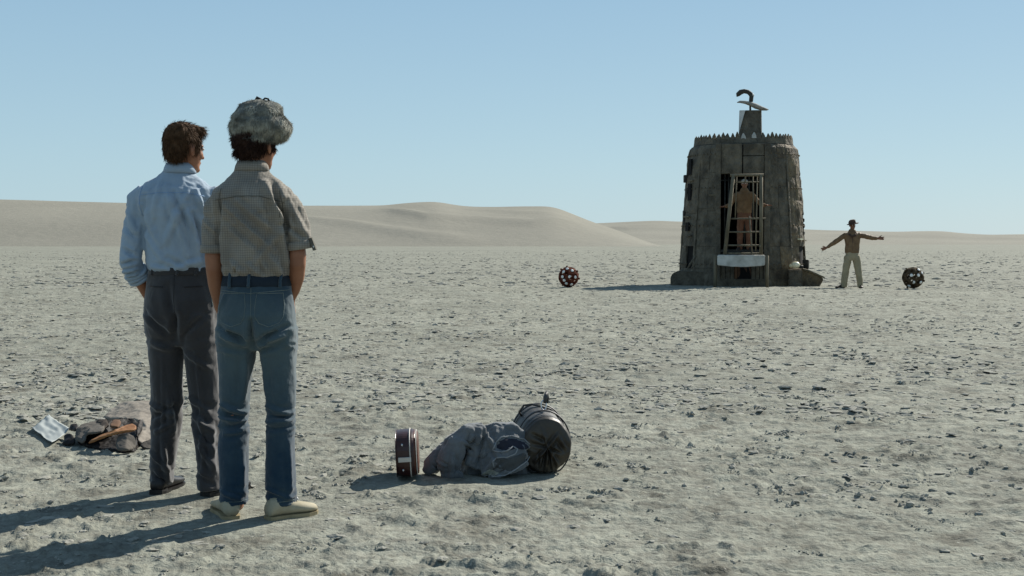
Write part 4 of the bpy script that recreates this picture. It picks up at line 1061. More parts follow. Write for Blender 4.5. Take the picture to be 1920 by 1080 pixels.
o = M().box((-.004, -.016, -.028), (.010, .016, .028), Matrix.Translation(tabp) @ Matrix.Rotation(-.35, 4, 'Y')).build('cuff_tab', M_SEAM_K, shirtB, smooth=False)
M().ell(tuple(tabp + Vector((.008, -.012, -.01))), (.004, .006, .006)).build('button', M_PALE, o)
mb = M(); mb.hrings(jp); mb.hrings(jL, 26); mb.hrings(jR, 26)
FJ = [((.01, .87), (.008, .76), .012, -.016), ((-.13, .835), (-.03, .785), .011, -.010), ((.15, .84), (.04, .785), .011, -.010), ((-.12, .80), (-.03, .765), .010, .008), ((.14, .805), (.04, .765), .010, .008), ((-.13, .76), (-.05, .735), .010, -.006), ((.14, .77), (.06, .74), .010, -.006),
      ((-.15, .50), (-.04, .46), .009, .009), ((-.15, .47), (-.05, .44), .008, -.008), ((-.14, .44), (-.04, .425), .009, .009), ((-.15, .40), (-.05, .41), .008, -.007), ((-.13, .37), (-.05, .385), .009, .007), ((.05, .49), (.16, .46), .009, .008), ((.05, .455), (.16, .44), .008, -.008), ((.05, .42), (.16, .43), .009, .009), ((.06, .39), (.16, .40), .008, -.007),
      ((-.14, .12), (-.06, .09), .008, .007), ((.06, .13), (.16, .09), .009, .007), ((-.05, .30), (-.05, .10), .010, .006), ((.15, .34), (.16, .10), .010, .006), ((-.03, .72), (-.05, .52), .011, .007), ((.045, .72), (.06, .5), .011, .006), ((-.1, 1.0), (-.14, .92), .010, .004)]
jn = fuse(mb, 'jeans', M_DENIM, pb, .006, 4, [folds(FJ), rumple(.004, 10, (1, 1, .7), 33), rumple(.0015, 30, (1, 1, 1), 35), wrinkles([(.43, .07), (.10, .05), (.76, .04)], .008, 13, 37)])
M().hrings([(1.012, .006, -.008, .150, .1165), (1.016, .006, -.008, .1535, .1195), (1.056, .006, -.006, .1465, .1135), (1.06, .006, -.006, .142, .109)], 44).build('waistband', M_DBELT, jn)
for x0 in (-.085, -.002, .118):
    p = project(jn, [(x0, 1.068), (x0, 1.005)], .013, n=6)
    if len(p) > 2: M().tube(p, [(.007, .0025)] * len(p), 8, flat=(1, 0, 0)).build('belt_loop', M_DENIM, jn)
def pocket(x0, x1, flip):
    k = 1 if not flip else -1
    pts = [(x0, .985), (x1, .985), (x1 + .006, .93), (x1 + .004, .885), (x1 - .012, .858), ((x0 + x1) / 2, .842), (x0 + .012, .858), (x0 - .004, .885), (x0 - .006, .93), (x0, .985)]
    pr = project(jn, pts, .0005, n=70); M().tube(pr, .0017, 6).build('pocket_stitching', M_STITCH, jn)
pocket(-.135, -.022, False); pocket(.032, .135, False)
seam(jn, [(-.15, .998), (.0, .985), (.155, .998)], M_STITCH, 'yoke_stitching', .0018, 40)
seam(jn, [(.006, 1.01), (.010, .90), (.010, .80)], M_STITCH, 'seam', .0016)
for cx in (-.097, .111): 
    pr = project(jn, [(cx - .058, .078), (cx + .058, .078)], .001, n=20)
    if len(pr) > 3: M().tube(pr, .0014, 6).build('hem_stitching', M_STITCH, jn)
shoe('sneaker', M_CANVAS, M_RUBBER, pb, (-.092, -.085, 0), D(-24), W=.052, H=.08, heel_h=0, lace=M_PALE)
shoe('sneaker', M_CANVAS, M_RUBBER, pb, (.062, -.085, 0), D(52), L=.24, W=.052, H=.08, heel_h=0, lace=M_PALE)
# hair below the hat
RH = Matrix.Rotation(YB, 3, 'Z'); q = M(); q.ell((0, -.020, .018), (.083, .094, .080), nu=20, nv=14); q.ell((0, -.050, -.018), (.062, .048, .050)); q.ell((-.03, -.05, -.040), (.042, .033, .024)); q.ell((.01, -.058, -.038), (.038, .028, .022))
for sx in (-1, 1): q.ell((sx * .072, .018, .0), (.012, .022, .034))
q.v = [tuple(Vector(HB) + RH @ Vector(v)) for v in q.v]
hairB = fuse(M().add(q.v, q.f), 'hair', M_HAIR2, pb, .005, 3, [rumple(.006, 24, (1, 1, .6), 5)])
strands(hairB, 'hair_strands', M_HAIR2, hairB, 4200, .020, .0026, comb=(-.05, 0, -.8), lift=.42, clump=1.0, seed=5, region=lambda c, n: (c[:, 2] < HB[2] + .03).astype(float))
# fur hat: turned-up band and crown
hx = thing('fur_hat', '', ''); bpy.data.objects.remove(hx)
HC = (.026, -.004, 1.726); q = M()
q.ell((0, 0, -.016), (.128, .122, .070), nu=28, nv=16, rot=(0, .07, 0)); q.ell((0, 0, .030), (.104, .105, .068), nu=24, nv=14); q.ell((-.045, 0, -.035), (.082, .10, .052), nu=20, nv=12); q.ell((.062, 0, -.022), (.074, .09, .062), nu=20, nv=12); q.ell((-.01, -.01, -.072), (.092, .098, .022)); q.ell((-.05, -.02, .012), (.065, .085, .06)); q.ell((.03, 0, .055), (.07, .07, .04))
q.v = [tuple(Vector(HC) + Vector(v)) for v in q.v]
hat = fuse(M().add(q.v, q.f), 'fur_hat', M_FURBASE, pb, .006, 5, [rumple(.004, 11, (1, 1, 1), 41), rumple(.003, 28, (1, 1, 1), 43, ridged=False)])
strands(hat, 'fur', M_FUR, hat, 19000, .0145, .0022, comb=(-.15, 0, -.85), lift=.34, clump=.7, seed=8)
M().tube([(HC[0] - .012, -.03, 1.812), (HC[0] - .004, -.03, 1.826), (HC[0] + .006, -.028, 1.820), (HC[0] + .012, -.03, 1.812)], [.010, .012, .009, .006], 8).build('tie_knot', M_FELT, hat)
M().tube([(HC[0] + .0, -.03, 1.806), (HC[0] + .016, -.034, 1.816), (HC[0] + .028, -.034, 1.827), (HC[0] + .042, -.034, 1.824), (HC[0] + .048, -.036, 1.812)], .0042, 8).build('tie_string', M_FELT, hat)

# ================================================================== the man with spread arms
def small_person(label, loc, S, cfg):
    t = thing('person', label, 'person', loc, 0, 'the two people by the tower')
    mirror = cfg['arms']
    tor = [(.93, 0, 0, .175, .12), (1.0, 0, 0, .18, .125), (1.15, 0, 0, .185, .13), (1.30, 0, 0, .205, .13), (1.40, 0, 0, .205, .12), (1.45, 0, 0, .15, .09), (1.49, 0, 0, .08, .07), (1.53, 0, 0, .062, .06)]
    hip = [(.74, 0, 0, .13, .09), (.80, 0, 0, .165, .115), (.90, 0, .0, .170, .122), (1.0, 0, 0, .152, .112)]
    mb = M(); mb.hrings(shrink(tor, .02)); mb.hrings(shrink(hip, .02))
    legs = cfg['legs']
    for L in legs: mb.hrings(shrink(L, .022), 18)
    mb.tube([(0, 0, 1.48), (0, 0, 1.60)], .055, 14); head_parts(mb, (0, 0, 1.655), PI + cfg.get('yaw', 0), 1.0)
    for a, hd, pn, sd_ in mirror:
        mb.tube([p for p, r in a], [r - .012 for p, r in a], 14); hand_parts(mb, a[-1][0], hd, pn, spread=.22, curl=.15, s=1.1, side=sd_)
    for L in legs: mb.tube([(L[0][1], L[0][2], .05), (L[0][1], L[0][2] - .05, .04)], .035, 10)
    fuse(mb, 'body', cfg['skin'], t, .010, 3); eyes((0, 0, 1.655), PI + cfg.get('yaw', 0), t)
    mb = M(); mb.hrings(tor if not cfg.get('long') else [(.70, 0, 0, .17, .12)] + tor[1:])
    for a, hd, pn, sd_ in mirror:
        aa = a[:-1] + [((Vector(a[-1][0]) * .8 + Vector(a[-2][0]) * .2), a[-1][1])]
        mb.tube([p for p, r in aa], [r + .006 for p, r in aa], 16)
    sc = [(1.42, 0, -.01, .12, .10), (1.47, 0, -.01, .115, .10), (1.53, 0, 0, .085, .08), (1.55, 0, 0, .07, .07)]
    mb.hrings(sc)
    fuse(mb, cfg['top'], cfg['topm'], t, .010, 3, [rumple(.012, 7, (1, 1, .6), 3)])
    mb = M(); mb.hrings(hip)
    for L in legs: mb.hrings(L, 20)
    fuse(mb, 'trousers', cfg['legm'], t, .010, 3, [rumple(.010, 7, (1, 1, .6), 8)])
    for L, yw in zip(legs, cfg['feet']): shoe('boot', M_BOOT, M_BOOT, t, (L[0][1] , L[0][2] + .05, 0), PI + yw, H=.09)
    t.scale = (S, S, S); t.rotation_euler.z = cfg.get('turn', 0)
    return t
lgs = [[(.03, -.20, 0, .075, .085), (.25, -.185, 0, .085, .09), (.5, -.15, 0, .09, .095), (.8, -.100, 0, .105, .11), (.86, -.09, 0, .105, .115)],
       [(.03, .21, 0, .068, .08), (.25, .195, 0, .078, .085), (.5, .155, 0, .088, .095), (.8, .102, 0, .105, .11), (.86, .09, 0, .105, .115)]]
armsM = [([((-.13, 0, 1.40), .062), ((-.20, -.01, 1.38), .060), ((-.33, -.02, 1.29), .056), ((-.47, -.03, 1.19), .052), ((-.60, -.05, 1.10), .036), ((-.64, -.06, 1.075), .033)], (-1, -.1, -.45), (0, -1, .3), 1),
         ([((.13, 0, 1.40), .062), ((.20, -.01, 1.39), .060), ((.34, -.02, 1.36), .056), ((.47, -.03, 1.33), .052), ((.60, -.05, 1.31), .038), ((.64, -.06, 1.31), .033)], (1, -.1, -.02), (0, -1, .3), -1)]
pm = small_person('distant person in brown jacket, tan trousers and brimmed hat with arms spread wide', (PM.x, PM.y, gz(PM.x, PM.y)), 1.0,
                  dict(arms=armsM, legs=lgs, skin=M_SKIN2, top='jacket', topm=M_JACKET_BROWN, legm=M_TAN_TROUSER, feet=[D(50), D(-8)], yaw=D(18), turn=-.2))
hm = M(); hm.hrings([(1.675, 0, 0, .10, .10), (1.69, 0, 0, .102, .105), (1.75, 0, 0, .092, .10), (1.785, .01, 0, .078, .088), (1.80, .01, 0, .05, .06)], 20)
hm.hrings([(1.690, 0, -.01, .10, .10), (1.684, 0.01, -.015, .15, .16), (1.696, .01, -.015, .155, .165), (1.702, 0, 0, .10, .10)], 24)
hm.xform(Matrix.Translation((0, 0, 1.69)) @ Matrix.Rotation(-.16, 4, 'Y') @ Matrix.Rotation(.10, 4, 'X') @ Matrix.Translation((0, 0, -1.69)))
hm.build('hat', M_HATF, pm)
M().tube([(-.09, -.10, 1.42), (-.05, -.13, 1.38), (0, -.135, 1.36), (.05, -.13, 1.38), (.09, -.10, 1.42)], .028, 10).build('scarf', M_HATF, pm)
for x in (-.001,): M().tube([(x, -.125, 1.36), (x, -.132, 1.2), (x, -.125, 1.0)], .006, 6).build('jacket_closure', M_HATF, pm)

# ================================================================== the man behind the ladder frame
lg2 = [[(.03, -.10, 0, .062, .075), (.25, -.105, 0, .07, .08), (.5, -.10, 0, .08, .085), (.8, -.085, 0, .09, .10), (.86, -.08, 0, .09, .11)],
       [(.03, .12, 0, .062, .07), (.25, .115, 0, .07, .08), (.5, .105, 0, .08, .085), (.8, .088, 0, .09, .10), (.86, .08, 0, .09, .11)]]
armsC = [([((-.13, 0, 1.40), .064), ((-.20, -.01, 1.37), .062), ((-.28, -.02, 1.24), .052), ((-.36, -.04, 1.12), .046), ((-.44, -.10, 1.10), .038), ((-.47, -.13, 1.095), .033)], (-.8, -.45, -.1), (0, -.2, -1), 1),
         ([((.13, 0, 1.40), .064), ((.20, -.01, 1.37), .062), ((.30, -.02, 1.24), .052), ((.40, -.04, 1.13), .046), ((.48, -.10, 1.12), .038), ((.51, -.13, 1.115), .033)], (.9, -.4, .0), (0, -.2, -1), -1)]
YC = 34.55; XC = (1395 - 960) / F_PX * YC
pc = small_person('grey haired person in rust brown clothes behind the ladder frame in the tower doorway', (XC, YC, .985), 1.09,
                  dict(arms=armsC, legs=lg2, skin=M_SKIN2, top='coat', topm=M_CLOAK, legm=M_CLOAKLEG, feet=[D(12), D(-12)], yaw=D(-4), turn=FACE))
q = M().ell((0, .012, 1.69), (.083, .10, .082), nu=20, nv=12).ell((0, .06, 1.63), (.07, .05, .07))
fuse(q, 'hair', M_HAIRG, pc, .010, 2, [rumple(.008, 18)])
# ------------------------------------------------------------------ luggage on the ground
M_COAT = mat('grey_coat_cloth', (.085, .094, .100), (.145, .155, .160), rough=.85, scale=7, sheen=.3, bump=.35, bscale=50, bdist=.004)
M_COATDK = mat('coat_lining_dark', (.016, .018, .030), (.03, .032, .045), rough=.9, scale=8)
M_COATLINE = mat('coat_edge_piping', (.22, .23, .24), (.28, .29, .29), rough=.8)
M_PALELIN = mat('pale_coat_lining', (.22, .22, .18), (.28, .28, .23), rough=.9, scale=7, bump=.3)
M_LEATHER = mat('black_bag_leather', (.016, .016, .017), (.048, .048, .047), rough=.58, scale=9, spec=.6, bump=.35, bscale=35, bdist=.006)
M_LEATHERB = mat('brown_black_leather', (.022, .017, .012), (.05, .040, .026), rough=.5, scale=9, spec=.5, bump=.4, bscale=30, bdist=.006)
M_CASE = mat('oxblood_case', (.026, .007, .006), (.048, .012, .010), rough=.38, scale=6, spec=.5, bump=.15, bscale=50, bdist=.002)
M_CASELID = mat('red_brown_case_lid', (.07, .020, .011), (.11, .035, .018), rough=.4, scale=6, spec=.5)
M_TRIM = mat('ivory_trim', (.50, .47, .42), (.58, .55, .49), rough=.6)
M_STEEL = mat('steel', (.5, .5, .52), (.6, .6, .62), rough=.25, metal=.9)
M_BJ = mat('brown_coat', (.018, .012, .009), (.04, .028, .02), rough=.9, scale=8, bump=.35, bscale=50, bdist=.004)
M_BJ2 = mat('taupe_coat_cloth', (.070, .062, .052), (.125, .11, .092), rough=.9, scale=8, bump=.35, bscale=50, bdist=.004)
M_JLIN = mat('jacket_dark_lining', (.005, .0035, .003), (.012, .008, .006), rough=.7, scale=8, bump=.3)
M_ORANGE = mat('orange_lining', (.18, .075, .026), (.27, .13, .05), rough=.7, scale=8, bump=.2)
M_PAPER = mat('white_plastic_sheet', (.31, .335, .325), (.38, .405, .39), rough=.85, spec=.1, scale=6, bump=.2, bscale=9, bdist=.01)

def locpt(base, px, py, back=0.0):
    """x, z beside a base point as seen in the photograph, 'back' metres behind it"""
    p = at_depth(px, py, base.y + back); return Vector((p.x - base.x, back, p.z))
# --- oxblood case standing on its long edge, its rounded end towards us
zc = gz(PCASE.x, PCASE.y)
case = thing('instrument_case', 'small dark red hard case with ivory trim, standing on edge beside the grey coat', 'case', (PCASE.x - .006, PCASE.y + .04, zc + .007), D(3))
case.scale = (.76, 1, 1); case.rotation_euler.y = -.05
def case_outline(k, n=40):
    out = []
    for j in range(n):
        t = 2 * PI * j / n; c, s = math.cos(t), math.sin(t)
        y = .17 * math.copysign(abs(c) ** .62, c); z = .118 * math.copysign(abs(s) ** .72, s)
        if y > 0: z *= 1 - .25 * (y / .17)
        y += .13; out.append((y * 1.0, z))
    cy = .13
    return [(cy + (y - cy) * k, z * k + .122) for y, z in out]
def case_layer(x0, x1, k0, k1, name, m, inset=False):
    prof = [(x0, k0 - .06), (x0, k0), ((x0 + x1) / 2, (k0 + k1) / 2 + .012), (x1, k1), (x1, k1 - .06)]
    rings = [[(x, y, z) for y, z in case_outline(k)] for x, k in prof]
    mb = M().rings(rings); o = mb.build(name, m, case, smooth=False)
    bm = bmesh.new(); bm.from_mesh(o.data); bmesh.ops.recalc_face_normals(bm, faces=bm.faces[:]); bm.to_mesh(o.data); bm.free(); return o
case_layer(-.062, .024, .97, 1.0, 'body', M_CASE)
case_layer(.024, .031, 1.03, 1.03, 'trim', M_TRIM)
case_layer(.031, .052, .99, .97, 'lid', M_CASE)
case_layer(.052, .066, .96, .93, 'lid', M_CASELID)
case_layer(.066, .071, .955, .95, 'trim', M_TRIM)
case_layer(.071, .078, .90, .88, 'lid', M_CASELID)
case_layer(-.068, -.062, 1.01, 1.01, 'trim', M_CASE)
M().box((-.050, -.060, .100), (.034, -.044, .122)).build('latch', M_TRIM, case, smooth=False)
for z in (.055, .182): M().ell((-.022, -.042 + (.008 if z > .1 else .01), z), (.0075, .006, .0075)).build('stud_and_lit_hole', M_STEEL, case)
# --- black leather holdall, end towards us
zb = gz(PBAG.x, PBAG.y); B0 = Vector((PBAG.x - .018, PBAG.y, zb))
bag = thing('holdall', 'black leather holdall bag with strap and ring handle, behind the folded grey coat', 'bag', (B0.x, B0.y, B0.z), D(6))
rings = []
prof = [(-.0, .02), (-.008, .05), (-.012, .085), (-.004, .118), (.012, .136), (.035, .145), (.12, .152), (.25, .157), (.38, .152), (.46, .142), (.485, .12), (.495, .06), (.497, .02)]
for y, r in prof:
    ring = []
    for j in range(96):
        t = 2 * PI * j / 96; c, s = math.cos(t), math.sin(t)
        rr = r * (1 + .02 * math.sin(3 * t + 1)) 
        yy = y
        if y < .03 and r < .14:
            yy += .011 * math.sin(9 * t + 2 * math.sin(2 * t)) * (r / .13) * (1 - (r / .15) ** 4) + .004 * math.sin(23 * t)
        x = rr * 1.06 * c; z = rr * (1.16 if s > 0 else 1.0) * s
        z = max(z + .146, .004) if s < 0 else z + .146
        ring.append((x, yy, z))
    rings.append(ring)
mb = M().rings(rings); o = mb.build('bag_body', M_LEATHER, bag)
co = get_co(o.data); no = get_no(o.data); fn = rumple(.007, 9, (1, 1, 1), 61); set_co(o.data, co + no * fn(co, no)[:, None])
# end panel: brown-black disc with gathered leather radiating from its centre
bag.scale = (.87, 1, .97)
for v_ in o.data.vertices:
    c_ = v_.co; sl = max(0, c_.z - .10); c_.x += -.10 * sl * (c_.y / .5) + .05 * sl; c_.z -= .05 * sl * max(0, math.sin(c_.y * 9)) * 2 + .16 * max(0, abs(c_.x) - .09) * (c_.z / .3)
o.data.update()
er = []
for k in range(34):
    r = .002 + .139 * k / 33; ring = []
    for j in range(120):
        t = 2 * PI * j / 120; st = math.sin(t)
        q = (k / 33)
        ring.append((r * 1.06 * math.cos(t) * (1 + .03 * math.sin(2 * t + .6)), -.020 - .034 * math.sqrt(max(0, 1 - q * q)) + (.02 if k > 31 else 0), max(.008, .146 + r * (1.14 if st > 0 else 1.0) * st)))
    er.append(ring)
ep = M().rings(er, cap=False).build('end_panel', M_LEATHERB, bag)
CC = (.004, .150)
FE = [(CC, (-.035, .035), .007, -.008), (CC, (-.012, .02), .006, .009), (CC, (.022, .025), .007, -.009), (CC, (.070, .050), .008, .010), (CC, (.085, .115), .007, -.007), (CC, (-.075, .075), .008, .009),
      (CC, (.065, .215), .008, .010), ((.05, .19), (.10, .12), .008, -.007), (CC, (-.09, .17), .009, -.006), (CC, (-.03, .24), .010, .005), ((-.09, .22), (-.02, .19), .009, -.006), ((.03, .12), (.05, .03), .006, -.007), ((-.05, .12), (-.055, .04), .006, -.006), ((.075, .20), (.115, .14), .007, .007)]
co = get_co(ep.data); no = get_no(ep.data)
if no[:, 1].mean() > 0: no = -no
fe = folds(FE)(co, no) * .9 + rumple(.006, 11, (1, 1, 1), 63)(co, no); set_co(ep.data, co + no * fe[:, None])
def arc(y, r, t0, t1, n=24, rx=1.06, rz=1.16): return [(r * rx * math.cos(D(t0 + (t1 - t0) * i / n)), y, .146 + r * rz * math.sin(D(t0 + (t1 - t0) * i / n))) for i in range(n + 1)]
M().tube([Vector((p[0], p[1], max(p[2], .012))) for p in arc(.006, .140, -70, 250, 60, 1.06, 1.14)], .0045, 8).build('piping', M_LEATHER, bag)
M().tube([Vector(p) for p in arc(.10, .156, -20, 200, 40)], [(.016, .005)] * 41, 8, flat=(0, 1, 0)).build('strap', M_LEATHER, bag)
M().tube([Vector(p) for p in arc(.33, .162, -20, 200, 40)], [(.016, .005)] * 41, 8, flat=(0, 1, 0)).build('strap', M_LEATHER, bag)
M().tube([Vector((-.10, .30, .26)), Vector((-.125, .28, .295)), Vector((-.10, .25, .335)), Vector((-.05, .24, .342)), Vector((0, .22, .333)), Vector((.03, .18, .326))], .0065, 8).build('handle', M_LEATHER, bag)
M().tube([Vector((.02, .20, .325)), Vector((.06, .22, .318)), Vector((.10, .24, .285)), Vector((.135, .25, .235)), Vector((.15, .22, .20))], .006, 8).build('handle', M_LEATHER, bag)
rc = Vector((.012, .17, .345))
M().tube([rc + Vector((.016 * math.cos(t), .003 * math.sin(t), .026 * math.sin(t))) for t in np.linspace(0, 2 * PI, 20)[:-1]], .0045, 8, closed_path=True).build('ring', M_STEEL, bag)
M().tube([rc + Vector((.006, 0, .012)), rc + Vector((.010, .0, .042)), rc + Vector((.018, .01, .062)), rc + Vector((.024, .012, .04)), rc + Vector((.022, .01, .01))], [.009, .014, .015, .012, .008], 10).build('handle_grip', M_LEATHER, bag)
# --- grey coat: crumpled body, sleeve, turned-back edge
zcoat = gz(PC.x, PC.y); coat = thing('coat', 'crumpled charcoal grey coat lying in a heap against the black holdall', 'coat', (PC.x, PC.y, zcoat))
def cp(px, py, back=0.0):
    p = locpt(PC, px, py, back); return Vector((p.x, back, max(p.z - zcoat, .012)))
mb = M()
mb.tube([cp(797, 893, .03), cp(808, 876, .04), cp(826, 854, .06), cp(846, 838, .09)], [.018, .045, .050, .045], 14)                      # trailing cuff
mb.tube([cp(838, 892, -.01), cp(842, 866, -.01), cp(853, 836, .01), cp(878, 816, .03), cp(905, 808, .06)], [.035, .062, .060, .052, .05], 16)   # sleeve
mb.tube([cp(829, 898, -.02), cp(846, 890, -.03), cp(866, 892, -.02)], [.022, .028, .018], 12)
mb.tube([cp(885, 875, .06), cp(905, 840, .08), cp(935, 828, .08), cp(965, 836, .06), cp(985, 850, .03)], [(.07, .09), (.085, .10), (.09, .10), (.075, .09), (.05, .06)], 18)
mb.tube([cp(905, 880, .01), cp(930, 868, -.01), cp(960, 858, -.01), cp(985, 846, .0)], [.050, .062, .058, .035], 16)
mb.tube([cp(895, 812, .08), cp(925, 802, .09), cp(958, 803, .08), cp(982, 815, .06), cp(994, 842, .03)], [.022, .030, .030, .028, .022], 12)
mb.tube([cp(870, 880, .10), cp(900, 878, .14), cp(950, 878, .14), cp(985, 868, .10)], [.07, .09, .09, .06], 14)
mb.tube([cp(915, 903, -.05), cp(935, 892, -.06), cp(962, 881, -.05), cp(988, 868, -.02)], [(.012, .012), (.014, .020), (.014, .022), (.012, .015)], 12)
FC = [((cp(880, 812)), (cp(866, 880)), .012, -.016), ((cp(900, 806)), (cp(885, 850)), .010, .012), ((cp(893, 820)), (cp(872, 842)), .007, -.010), ((cp(905, 825)), (cp(895, 872)), .010, -.014), ((cp(915, 815)), (cp(935, 855)), .010, .009),
      ((cp(850, 850)), (cp(846, 890)), .008, .006), ((cp(868, 826)), (cp(885, 838)), .006, .009), ((cp(872, 834)), (cp(888, 846)), .006, -.008), ((cp(820, 862)), (cp(838, 870)), .006, .008), ((cp(812, 872)), (cp(830, 884)), .006, -.007), ((cp(925, 860)), (cp(905, 890)), .010, .010), ((cp(940, 862)), (cp(918, 893)), .008, -.010)]
FC = [((p.x, p.z), (q.x, q.z), w, h) for p, q, w, h in FC]
co_ = fuse(mb, 'coat_cloth', M_COAT, coat, .0045, 4, [folds(FC), rumple(.010, 9, (1, 1, 1), 71), rumple(.0055, 19, (1, 1, .7), 73), rumple(.0016, 50, (1, 1, 1), 75)])
def on_coat(pts, off=.003, n=40): return project(co_, [(cp(*p).x, cp(*p).z) for p in pts], off, n=n)
bx_ = bmesh.new()
def patch(outline, m, name, off=.004):
    """a piece of lining laid on the coat's surface inside an outline"""
    P = [cp(*p) for p in outline]; cx = sum(p.x for p in P) / len(P); cz = sum(p.z for p in P) / len(P); bvh = BVHTree.FromPolygons([v.co for v in co_.data.vertices], [tuple(p.vertices) for p in co_.data.polygons])
    rings = []; n = len(P)
    dens = []
    for i in range(n):
        for k in range(4): dens.append(P[i].lerp(P[(i + 1) % n], k / 4))
    for s in (1.0, .8, .6, .4, .2, .02):
        ring = []
        for p in dens:
            x = cx + (p.x - cx) * s; z = cz + (p.z - cz) * s; h = bvh.ray_cast(Vector((x, -1, z)), Vector((0, 1, 0)))
            y = h[0].y if h[0] is not None else 0.0
            ring.append((x, y - off * (1 if s < 1 else -.5), z))
        rings.append(ring)
    return M().rings(rings, cap=False).build(name, m, coat)
patch([(931, 838), (934, 826), (946, 821), (968, 822), (986, 830), (996, 840), (985, 842), (968, 839), (955, 842), (940, 843)], M_COATDK, 'dark_lining')
patch([(925, 860), (934, 853), (952, 856), (968, 850), (982, 846), (993, 848), (990, 862), (972, 876), (950, 881), (930, 874)], M_COATLINE and mat('coat_inner', (.05, .052, .052), (.075, .078, .076), rough=.9), 'inner_cloth')
patch([(897, 886), (918, 876), (938, 882), (926, 893), (911, 903)], M_PALELIN, 'pale_lining', .006)
for pts in ([(924, 842), (930, 828), (940, 820), (962, 819), (984, 826), (996, 838)], [(924, 842), (940, 846), (954, 841), (962, 836), (970, 840), (966, 848), (950, 854), (934, 854), (924, 860), (927, 873)],
            [(908, 912), (926, 899), (946, 886), (968, 875), (990, 862), (999, 850), (998, 836), (988, 820)]):
    p = on_coat(pts)
    if len(p) > 4: M().tube(p, .0032, 8).build('edge_piping', M_COATLINE, coat)
# --- brown jacket heap behind the left person
zh = gz(PHEAP.x, PHEAP.y); heap = thing('jacket', 'dark brown jacket with orange lining flung flat on the ground beside the white sheet', 'jacket', (PHEAP.x, PHEAP.y, zh))
def hg(px, py, z=.0):
    p = on_ground(px, py, zh + z); return Vector((p.x - PHEAP.x, p.y - PHEAP.y, z))
def flap(out, name, m, puff=.008, amp=.005, seed=80, vox=.004, solid=False):
    """a folded piece of cloth: outline points seen at px, py and lying z above the ground, puffed up inside, with body down to the ground"""
    P = [hg(*q) for q in out]; n = len(P); dens = []
    for i in range(n):
        a, b, c, d = P[i - 1], P[i], P[(i + 1) % n], P[(i + 2) % n]
        for k in range(5):
            t = k / 5
            dens.append(.5 * ((2 * b) + (c - a) * t + (2 * a - 5 * b + 4 * c - d) * t * t + (3 * b - a - 3 * c + d) * t ** 3))
    cen = sum(dens, Vector()) / len(dens); rings = []
    for q in (1.0, .97, .85, .65, .42, .2, .03):
        rings.append([tuple(cen.lerp(p, q) + Vector((0, 0, puff * (1 - q ** 3)))) for p in dens])
    low = [[(p.x, p.y, (-.01 if solid else p.z - .013)) for p in dens]] + [[(cen.x + (p.x - cen.x) * q, cen.y + (p.y - cen.y) * q, (-.01 if solid else cen.z + (p.z - cen.z) * q + puff * (1 - q ** 3) - .013)) for p in dens] for q in (.85, .5, .03)]
    mb = M().rings(rings[::-1] + low)
    return fuse(mb, name, m, heap, vox, 2, [rumple(amp, 12, (1, .8, 1), seed), rumple(amp * .35, 34, (1, 1, 1), seed + 1)])
M_TAUPE = mat('light_taupe_cloth', (.19, .165, .135), (.26, .23, .19), rough=.9, scale=8, bump=.35, bscale=50, bdist=.004)
flap([(197, 781, .02), (222, 758, .07), (242, 753, .09), (285, 751, .10), (322, 756, .09), (322, 800, .03), (285, 800, .04), (262, 788, .06), (238, 784, .05)], 'back_cloth', M_TAUPE, seed=84, solid=True)
flap([(262, 800, .06), (268, 786, .09), (292, 785, .08), (302, 810, .04), (272, 830, .02), (258, 822, .04)], 'side_cloth', M_TAUPE, seed=86)
flap([(148, 814, .05), (188, 809, .08), (204, 791, .11), (224, 783, .13), (246, 784, .12), (259, 796, .09), (257, 817, .05), (250, 842, .015), (214, 843, .01), (160, 832, .015)], 'dark_lining', M_JLIN, puff=-.02, amp=.008, seed=88, solid=True)
flap([(146, 812, .03), (196, 790, .08), (222, 786, .09), (262, 795, .07), (258, 838, .005), (212, 842, .0), (158, 832, .0)], 'body_cloth', M_BJ, puff=-.01, seed=89, solid=True)
flap([(140, 817, .05), (149, 799, .09), (168, 792, .10), (192, 787, .11), (198, 795, .11), (190, 808, .10), (164, 812, .085), (156, 828, .04)], 'lapel', M_BJ2, seed=90)
flap([(182, 789, .11), (198, 786, .125), (203, 797, .11), (190, 803, .10)], 'lapel', M_BJ, seed=91)
flap([(119, 831, .01), (124, 813, .05), (136, 816, .05), (140, 829, .02)], 'collar', M_JLIN, seed=92)
flap([(130, 803, .06), (133, 795, .08), (146, 796, .085), (142, 805, .07)], 'collar', M_JLIN, seed=93)
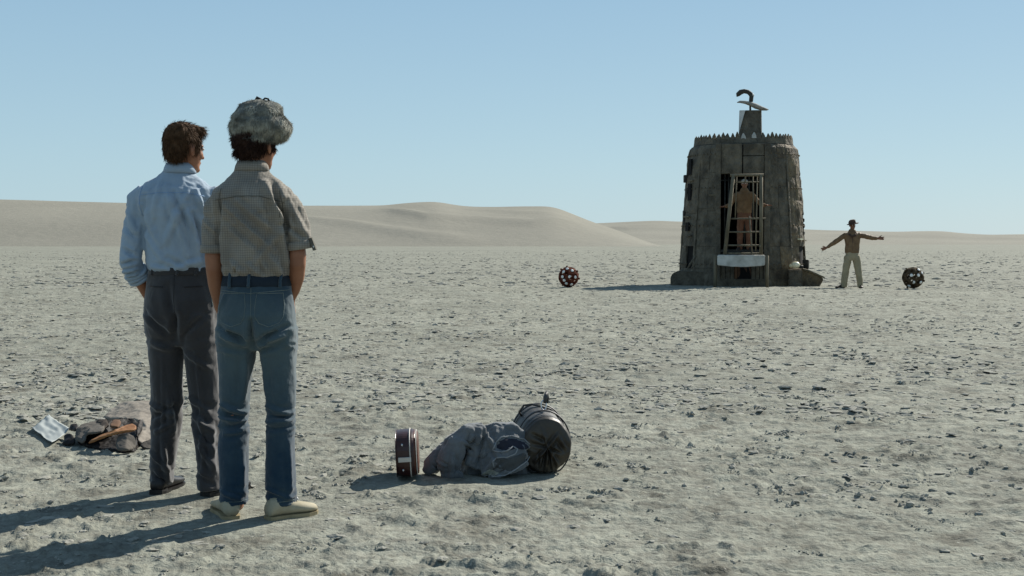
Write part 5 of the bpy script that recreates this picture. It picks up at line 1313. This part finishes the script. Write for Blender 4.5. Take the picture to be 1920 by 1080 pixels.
flap([(165, 829, .060), (192, 814, .095), (218, 804, .125), (248, 794, .135), (254, 803, .125), (226, 809, .115), (194, 818, .090)], 'orange_lining', M_ORANGE, puff=.006, amp=.003, seed=97, vox=.004)
flap([(206, 797, .125), (214, 787, .135), (226, 789, .135), (222, 799, .12)], 'inner_pocket', M_RUST, puff=.006, amp=.003, seed=98, vox=.004)
flap([(221, 818, .085), (237, 813, .10), (252, 818, .085), (255, 836, .035), (237, 842, .03), (219, 839, .035)], 'pocket_flap', M_BJ2, seed=94)
flap([(256, 803, .09), (259, 789, .125), (266, 788, .125), (268, 797, .10), (257, 818, .05)], 'edge_fold', M_JLIN, seed=96)
flap([(264, 833, .02), (283, 823, .045), (300, 823, .04), (300, 835, .015), (276, 840, .01)], 'cuff', M_BJ2, seed=99)
# --- thin white sheet, lifted at one corner
sp = on_ground(96, 832); zs_ = gz(sp.x, sp.y)
n = 22; Vt = []
c00, c10, c11, c01 = on_ground(60, 808), on_ground(97, 838), on_ground(130, 820), on_ground(92, 797)
for k in (0, 1):
    for i in range(n + 1):
        for j in range(n + 1):
            u, v = i / n, j / n
            p = (c00 * (1 - u) + c10 * u) * (1 - v) + (c01 * (1 - u) + c11 * u) * v
            z = .022 + .055 * (v ** 1.4) * (1 - .55 * u) + .005 * math.sin(5 * u + 3 * v) * v + .010 * float(noise3(np.array([[u * 1.0, v * 1.0, 0.]]), 4.5, 3)[0])
            Vt.append((p.x - sp.x, p.y - sp.y, z + .0012 * k))
Fc = []; N = (n + 1) ** 2
for i in range(n):
    for j in range(n):
        a = i * (n + 1) + j; Fc.append((a, a + 1, a + n + 2, a + n + 1)); Fc.append((N + a, N + a + n + 1, N + a + n + 2, N + a + 1))
bd = [(0, j) for j in range(n)] + [(i, n) for i in range(n)] + [(n, j) for j in range(n, 0, -1)] + [(i, 0) for i in range(n, 0, -1)]
bd = [i * (n + 1) + j for i, j in bd]
for a, b in zip(bd, bd[1:] + bd[:1]): Fc.append((a, N + a, N + b, b))
pp_ = tag(M().add(Vt, Fc).build('paper_sheet', M_PAPER), 'thin white sheet lying on the ground beside the brown jacket', 'sheet')
pp_.location = (sp.x, sp.y, zs_)
